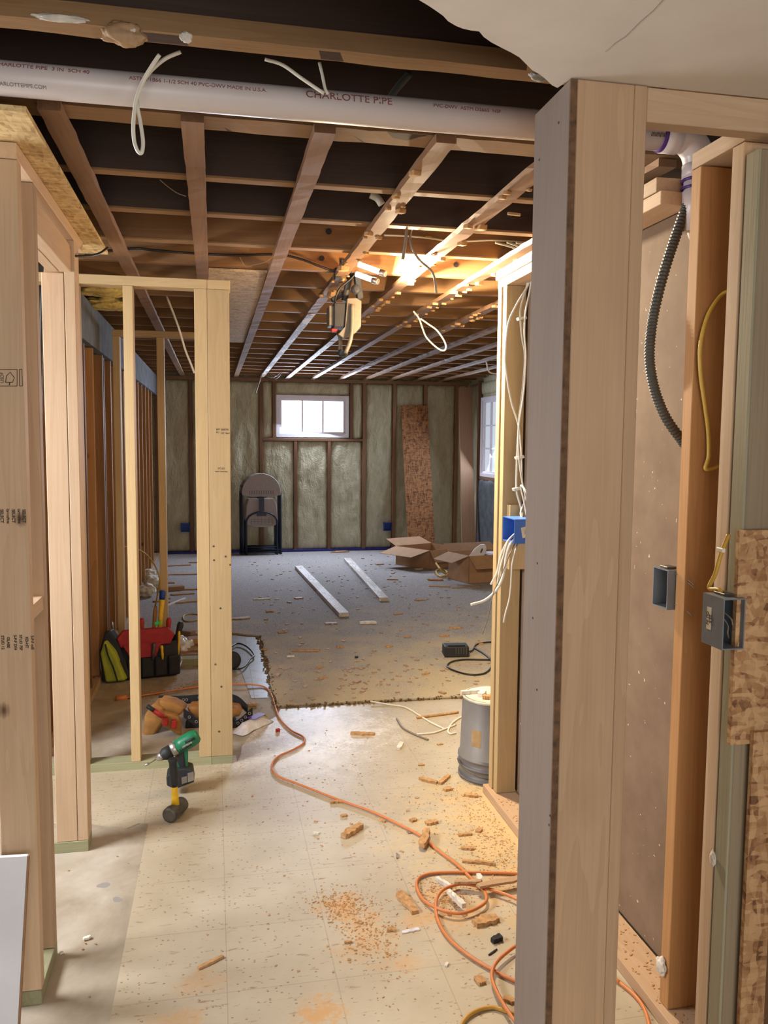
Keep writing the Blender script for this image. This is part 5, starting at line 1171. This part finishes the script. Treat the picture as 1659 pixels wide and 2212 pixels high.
# ------------------------------------------------------------------ offcuts behind the middle frame
def offcut(px, py, L, Wd, Hh, ang, mat, label, z=0.004, name='wood_offcut', cat='wood offcut', dz_=0.0):
    p = fl(px, py, 0); bm = bmesh.new(); b_box(bm, (-L / 2, -Wd / 2, 0), (L / 2, Wd / 2, Hh)); bevel(bm, 0.0015)
    m4 = rotz(ang, Vector((p.x, p.y, z + dz_))) @ Matrix.Rotation(math.pi / 2, 4, 'Y'); bm.free(); bm = bmesh.new(); b_box(bm, (-Hh, -Wd / 2, -L / 2), (0, Wd / 2, L / 2)); bevel(bm, 0.0015)
    o = put(name, bm, mat, None, mat4=m4); top(o, label, cat); return o
offcut(438, 1405, 0.20, 0.09, 0.038, 0.1, 'fir_brown', 'reddish short block lying on top of the offcut pile beside the tool bag', dz_=0.055)
offcut(405, 1392, 0.10, 0.06, 0.04, -0.6, 'plank', 'pale-topped small block behind the reddish block by the tool bag', dz_=0.06)
offcut(432, 1412, 0.34, 0.10, 0.018, 0.05, 'scrap_wood', 'flat grey-brown slat, upper of the stack under the reddish block', dz_=0.036)
offcut(428, 1420, 0.36, 0.10, 0.016, -0.05, 'scrap_wood', 'flat grey-brown slat, middle of the stack under the reddish block', dz_=0.018)
offcut(430, 1430, 0.36, 0.10, 0.016, 0.08, 'scrap_wood', 'flat grey-brown slat, lowest of the stack under the reddish block')
offcut(372, 1278, 0.22, 0.09, 0.04, 0.3, 'plank', 'pale wood offcut among the debris at the far left of the carpet', z=0.014)
for k, (px, py, l, wv, a) in enumerate(((430, 1276, 0.42, 0.07, -0.05), (405, 1303, 0.34, 0.09, 0.35), (395, 1287, 0.22, 0.07, 0.2), (352, 1262, 0.26, 0.05, -0.3), (402, 1244, 0.4, 0.05, 0.0), (380, 1225, 0.35, 0.05, 0.2), (455, 1218, 0.5, 0.05, -0.1), (350, 1300, 0.2, 0.06, 0.9))):
    p = fl(px, py); o = put('bark_scrap', chip_bm(l, wv, 0.014, 80 + k), 'scrap_wood', None, mat4=rotz(a, Vector((p.x, p.y, 0.0135)))); top(o, 'ragged brown wood scrap strewn over the carpet at the far left', 'scrap', 'wood scraps at the far left of the carpet')
for k, (px, py, r) in enumerate(((332, 1258, 0.10), (318, 1275, 0.08), (322, 1240, 0.07))):
    o = put('crumpled_paper', blob_bm(fl(px, py, 0.07), r, 30 + k, (1, 1, 0.7)), 'scrap_white'); top(o, 'crumpled white litter at the foot of the left wall, ' + ('middle and largest', 'nearest', 'farthest')[k] + ' lump', 'litter')
cable('yellow cable arching out of the second frame beside the tool bag', [onY(262, 1181, 5.60), onY(280, 1181, 5.62), onY(300, 1188, 5.66), onY(318, 1200, 5.7), onY(335, 1222, 5.74), onY(345, 1250, 5.72), onY(342, 1275, 5.66), onY(335, 1310, 5.6)], 0.0055, 'cable_yellow')
o = put('foam_lump', blob_bm(fl(398, 1364, 0.025), 0.022, 9, (1.3, 0.9, 0.8)), 'scrap_white'); top(o, 'small white lump on the carpet beyond the offcut pile', 'lump')

# ------------------------------------------------------------------ broken fibreboard pieces and scraps on the tiles
def scrap(px, py, L, Wd, Hh, ang, mat, label, z=0.0035, cat='scrap', group=None, name='board_scrap', seg=7, jag=0.2, tilt=0.0):
    p = fl(px, py); o = put(name, chip_bm(L, Wd, Hh, int(px * 7 + py), seg, jag), mat, None, mat4=rotz(ang, Vector((p.x, p.y, z))) @ Matrix.Rotation(tilt, 4, 'Y')); top(o, label, cat, group); return o
f_ = 'fiber'
scrap(762, 1800, 0.115, 0.032, 0.022, 0.75, f_, 'thick crumbly orange board piece alone in the middle of the tile floor')
scrap(917, 1822, 0.125, 0.03, 0.022, 1.15, f_, 'crumbly orange board piece lying across the orange cord', z=0.014)
scrap(932, 1780, 0.05, 0.03, 0.012, 0.2, f_, 'small orange board bit just beyond the cord crossing piece')
scrap(880, 1953, 0.13, 0.036, 0.012, -1.35, f_, 'long flat orange strip left of the cord loop')
scrap(1049, 1994, 0.085, 0.045, 0.016, 0.25, f_, 'broad orange board flake right of the cord loop')
scrap(1036, 2122, 0.026, 0.034, 0.010, 0.2, f_, 'squarish orange chip near the bottom cord crossing')
scrap(1100, 2165, 0.032, 0.02, 0.010, -0.6, f_, 'small rounded orange chip right of the bottom cord')
scrap(846, 2012, 0.030, 0.016, 0.009, -0.2, f_, 'small orange crumb just below the long flat strip')
scrap(455, 2083, 0.085, 0.012, 0.008, 0.55, f_, 'thin brown splinter on the near tiles, left of centre')
scrap(752, 2039, 0.022, 0.009, 0.007, 0.1, f_, 'tiny dark orange crumb on the tiles between the dust patches')
scrap(783, 1588, 0.125, 0.035, 0.012, -0.25, f_, 'flat tan board flake on the whitest part of the floor')
scrap(864, 1615, 0.085, 0.026, 0.016, 1.15, 'scrap_white', 'white stub of wood on the floor left of the bucket')
scrap(925, 1690, 0.09, 0.022, 0.014, -0.75, f_, 'tan strip left of the pair pointing at the bucket foot')
scrap(960, 1688, 0.10, 0.022, 0.014, 0.85, f_, 'tan strip right of the pair, touching the bucket foot')
scrap(967, 1708, 0.04, 0.026, 0.012, 0.3, f_, 'short tan piece just in front of the bucket')
scrap(1018, 1722, 0.06, 0.02, 0.012, -0.5, f_, 'dark-sided tan piece on the floor before the lit post foot')
scrap(727, 1735, 0.055, 0.022, 0.010, 0.0, f_, 'tan crumb touching the orange cord, left of centre')
scrap(743, 1765, 0.028, 0.016, 0.008, 0.1, f_, 'small tan crumb under the middle run of the cord')
scrap(826, 1776, 0.03, 0.012, 0.009, -0.9, f_, 'tan crumb close under the cord, right of centre')
scrap(893, 1775, 0.03, 0.02, 0.010, 0.4, f_, 'tan crumb right of the cord before the crossing piece')
scrap(1010, 1836, 0.05, 0.018, 0.010, -0.3, f_, 'tan flake in the sawdust right of the cord')
scrap(1005, 1806, 0.055, 0.014, 0.010, 0.0, f_, 'dark tan flake in the sawdust, farther from the viewer')
scrap(1035, 1797, 0.03, 0.022, 0.010, 0.9, f_, 'triangular tan flake in the sawdust beside the hall plate')
scrap(1028, 1866, 0.10, 0.016, 0.009, -0.35, f_, 'dark splinter pile strip in front of the upper cord loop')
scrap(1048, 1868, 0.075, 0.012, 0.012, -0.5, f_, 'second dark splinter right beside the splinter strip')
scrap(600, 1582, 0.02, 0.016, 0.02, 0.3, 'red', 'small brick red lump on the floor near the middle frame end')
scrap(612, 2060, 0.0, 0.0, 0.0, 0, f_, 'x') if 0 else None
scrap(1035, 1915, 0.045, 0.018, 0.035, 1.45, 'scrap_white', 'upright white offcut standing inside the cord loop', jag=0.06)
scrap(958, 1912, 0.075, 0.014, 0.016, -1.1, 'scrap_white', 'bent white strip crossing the cord loop at its left')
scrap(985, 1958, 0.095, 0.018, 0.018, -1.3, 'scrap_white', 'long white strip crossing the front of the cord loop', z=0.02)
scrap(1010, 1925, 0.09, 0.02, 0.010, -0.2, 'scrap_wood', 'grey-brown slat lying over the cord loop, left part', z=0.03)
scrap(1085, 1925, 0.18, 0.03, 0.010, 0.15, 'scrap_wood', 'broad grey-brown slat running from the loop to the big post', z=0.03)
scrap(888, 2013, 0.055, 0.016, 0.004, 0.15, 'film', 'small clear plastic piece beside the orange crumb')
scrap(1073, 2035, 0.035, 0.02, 0.018, 0.4, 'bag_black', 'small dark crumpled bit on the tiles near the cord')
scrap(1065, 2060, 0.04, 0.005, 0.004, 0.6, 'bag_black', 'thin black twig-like bit below the crumpled dark one')
scrap(965, 2087, 0.016, 0.010, 0.006, 0.9, 'scrap_white', 'tiny white chip near the bottom of the floor')
scrap(683, 1803, 0.022, 0.010, 0.008, -0.5, 'scrap_white', 'tiny white chip left of the thick orange piece')
scrap(858, 1852, 0.035, 0.008, 0.006, 1.4, 'cable_grey', 'short grey-green stick alone below the cord')
scrap(188, 2030, 0.022, 0.012, 0.008, 0.5, 'scrap_white', 'pale paint flake on the bare concrete, larger one')
scrap(133, 2062, 0.010, 0.008, 0.006, 0.5, 'scrap_white', 'tiny pale flake on the bare concrete near the frame')
scrap(590, 1512, 0.05, 0.03, 0.02, 0.3, f_, 'pale crumbly lump by the carpet corner') if 0 else None
scrap(545, 1525, 0.05, 0.035, 0.018, 0.3, 'scrap_wood', 'pale crumbly lump between the belt and the carpet corner')
scrap(910, 1655, 0.03, 0.014, 0.008, 0.0, f_, 'tan crumb on the pale floor behind the two tan strips')
scrap(888, 1800, 0.03, 0.02, 0.004, 0.2, 'cable_grey', 'grey bent wire bit left of the crossing piece')
scrap(950, 1610, 0.03, 0.014, 0.006, 0.1, f_, 'tan crumb left of the bucket label')
# scraps on the carpet
for k, (px, py, l, wv, a, mt) in enumerate(((660, 1410, 0.20, 0.03, -0.15, f_), (735, 1402, 0.05, 0.04, 0, f_), (840, 1401, 0.05, 0.03, .2, f_), (690, 1447, 0.04, 0.02, 0, f_), (698, 1470, 0.05, 0.015, 0, f_), (920, 1461, 0.06, 0.015, .4, f_), (795, 1350, 0.14, 0.05, 0, 'scrap_white'), (715, 1351, 0.10, 0.05, .1, 'scrap_wood'), (820, 1222, 0.10, 0.06, .3, 'scrap_wood'), (848, 1255, 0.12, 0.05, -.3, 'scrap_wood'), (870, 1222, 0.10, 0.06, 0, 'scrap_white'), (905, 1232, 0.10, 0.05, .2, 'scrap_white'), (940, 1256, 0.16, 0.10, -.1, 'fir_brown'), (950, 1270, 0.22, 0.04, -.3, 'scrap_wood'), (1005, 1272, 0.3, 0.05, .1, 'scrap_wood'), (645, 1296, 0.08, 0.05, .5, 'scrap_wood'), (565, 1298, 0.16, 0.03, .1, 'scrap_white'), (583, 1325, 0.07, 0.04, 0, f_), (517, 1340, 0.18, 0.07, .1, 'scrap_wood'), (880, 1380, 0.06, 0.02, 0, f_), (985, 1360, 0.10, 0.04, 0, f_), (960, 1378, 0.08, 0.03, .3, f_), (905, 1300, 0.08, 0.03, .1, f_), (860, 1330, 0.09, 0.03, .4, f_), (610, 1370, 0.07, 0.02, .2, f_), (770, 1425, 0.03, 0.02, 1.2, 'bag_black'), (735, 1195, 0.22, 0.10, .2, 'cardboard'), (1035, 1396, 0.06, 0.03, -.3, f_), (570, 1408, 0.05, 0.01, .3, f_), (628, 1423, 0.05, 0.02, 0, 'scrap_white'))):
    lab = {0: 'long dark splinter on the carpet left of centre', 6: 'flat pale block on the carpet straight ahead, below the two painted boards', 12: 'reddish wood block on the carpet in front of the open boxes', 26: 'torn brown cardboard piece at the foot of the back wall', 10: 'pale cut block near the empty cardboard box', 18: 'flat scrap just right of the middle frame post on the carpet'}.get(k, 'small stray wood or board bit scattered on the grey carpet')
    scrap(px, py, l, wv, 0.02 if k in (6, 10, 12, 26) else 0.012, a, mt, lab, z=0.0135, group='small bits scattered over the carpet' if lab.startswith('small stray') else None, cat='scrap', name='floor_scrap')
# fine crumbs nobody could count
def crumbs(name, spots, n, smin, smax, mat, z, label, seed):
    rnd = random.Random(seed); bm = bmesh.new()
    for _ in range(n):
        cx_, cy_, sx, sy = rnd.choice(spots); x = cx_ + rnd.gauss(0, sx); y = cy_ + rnd.gauss(0, sy)
        if x > 1.09 and y < 3.26 and name != 'plate_crumbs': continue
        if z > 0.01 and (y < 4.58 or x < 0.38 or x > 3.3 or y > 10.7): continue
        if z < 0.01 and y > 4.45 and name != 'slab_crumbs': continue
        s = rnd.uniform(smin, smax) * (1.8 if rnd.random() < .06 else 1); a = rnd.uniform(0, 6.28); e = rnd.uniform(0.25, 0.9); zz_ = z
        b_obox(bm, (x, y, zz_ + s * 0.2), (s * math.cos(a), s * math.sin(a), 0), (-s * e * math.sin(a), s * e * math.cos(a), 0), (0, 0, s * 0.22))
    o = put(name, bm, mat); top(o, label, 'debris', kind='stuff'); return o
def spot(px, py, sx, sy): p = fl(px, py); return (p.x, p.y, sx, sy)
crumbs('sawdust_crumbs', [spot(1080, 1800, .10, .22), spot(1110, 1870, .09, .12), spot(1040, 1740, .12, .15), spot(955, 1935, .05, .06), spot(740, 1955, .05, .05), spot(800, 2020, .05, .10), spot(1060, 1830, .15, .2)], 2600, 0.0008, 0.0034, 'fiber', 0.0032, 'fine orange crumbs and sawdust strewn over the tile floor', 1)
crumbs('dust_specks', [spot(750, 1900, .4, .5), spot(900, 1700, .35, .4), spot(700, 1700, .4, .4), spot(800, 2050, .35, .25)], 420, 0.001, 0.0042, 'scrap_wood', 0.0032, 'sparse brown specks scattered over the whole tile floor', 2)
crumbs('carpet_specks', [spot(750, 1400, .9, .8), spot(850, 1300, .9, 1.2), spot(650, 1250, 1.0, 1.2), spot(800, 1470, .5, .3)], 700, 0.004, 0.014, 'scrap_wood', 0.0135, 'sparse pale and brown specks scattered over the grey carpet', 3)
crumbs('slab_crumbs', [(-0.25, 4.95, .13, .12), (-0.1, 5.0, .1, .12), (0.0, 4.9, .1, .3)], 700, 0.0015, 0.005, 'fiber', 0.0, 'fine crumbs on the bare floor around the tool bag', 4)
bm = bmesh.new(); rr = random.Random(9)
for _ in range(260):
    s = rr.uniform(.0012, .005); a = rr.uniform(0, 6.28); b_obox(bm, (rr.uniform(1.125, 1.215), rr.uniform(1.7, 3.1), 0.0402 + s * .2), (s * math.cos(a), s * math.sin(a), 0), (-s * .5 * math.sin(a), s * .5 * math.cos(a), 0), (0, 0, s * .22))
o = put('plate_crumbs', bm, 'fiber'); top(o, 'crumbs and dust lying on the hall sole plate', 'debris', kind='stuff')

# labels of the many small bits: by where each lies
def ordinal(n): return ['leftmost', 'second from the left', 'third from the left', 'fourth from the left', 'fifth from the left', 'sixth from the left', 'seventh from the left', 'eighth from the left', 'ninth from the left', 'tenth from the left'][min(n, 9)]
bits = [o for o in bpy.data.objects if o.get('group') == 'small bits scattered over the carpet']
bands = [(0, 5.0, 'near the front edge of the carpet'), (5.0, 5.9, 'level with the battery charger'), (5.9, 7.2, 'nearer than the two painted boards'), (7.2, 8.6, 'level with the painted boards'), (8.6, 12, 'in the dim strip before the back wall')]
for lo_, hi_, where in bands:
    row = sorted([o for o in bits if lo_ <= o.location.y < hi_], key=lambda o: o.location.x / o.location.y)
    for i, o in enumerate(row): o['label'] = 'small carpet scrap %s, %s' % (where, ordinal(i) if len(row) > 1 else 'the only one')
row = sorted([o for o in bpy.data.objects if o.get('group') == 'wood scraps at the far left of the carpet'], key=lambda o: o.location.y)
for i, o in enumerate(row): o['label'] = 'ragged brown wood scrap at the far left of the carpet, %s from the viewer' % ['nearest', 'second', 'third', 'fourth', 'fifth', 'sixth', 'seventh', 'farthest'][i]
row = [o for o in bpy.data.objects if o.get('group') == 'wires above the folding chairs']
for o, k in zip(row, ('its loop the widest of three', 'its end hanging lowest down the wall', 'the small hook at the right')): o['label'] = 'thin grey wire above the folding chairs, ' + k
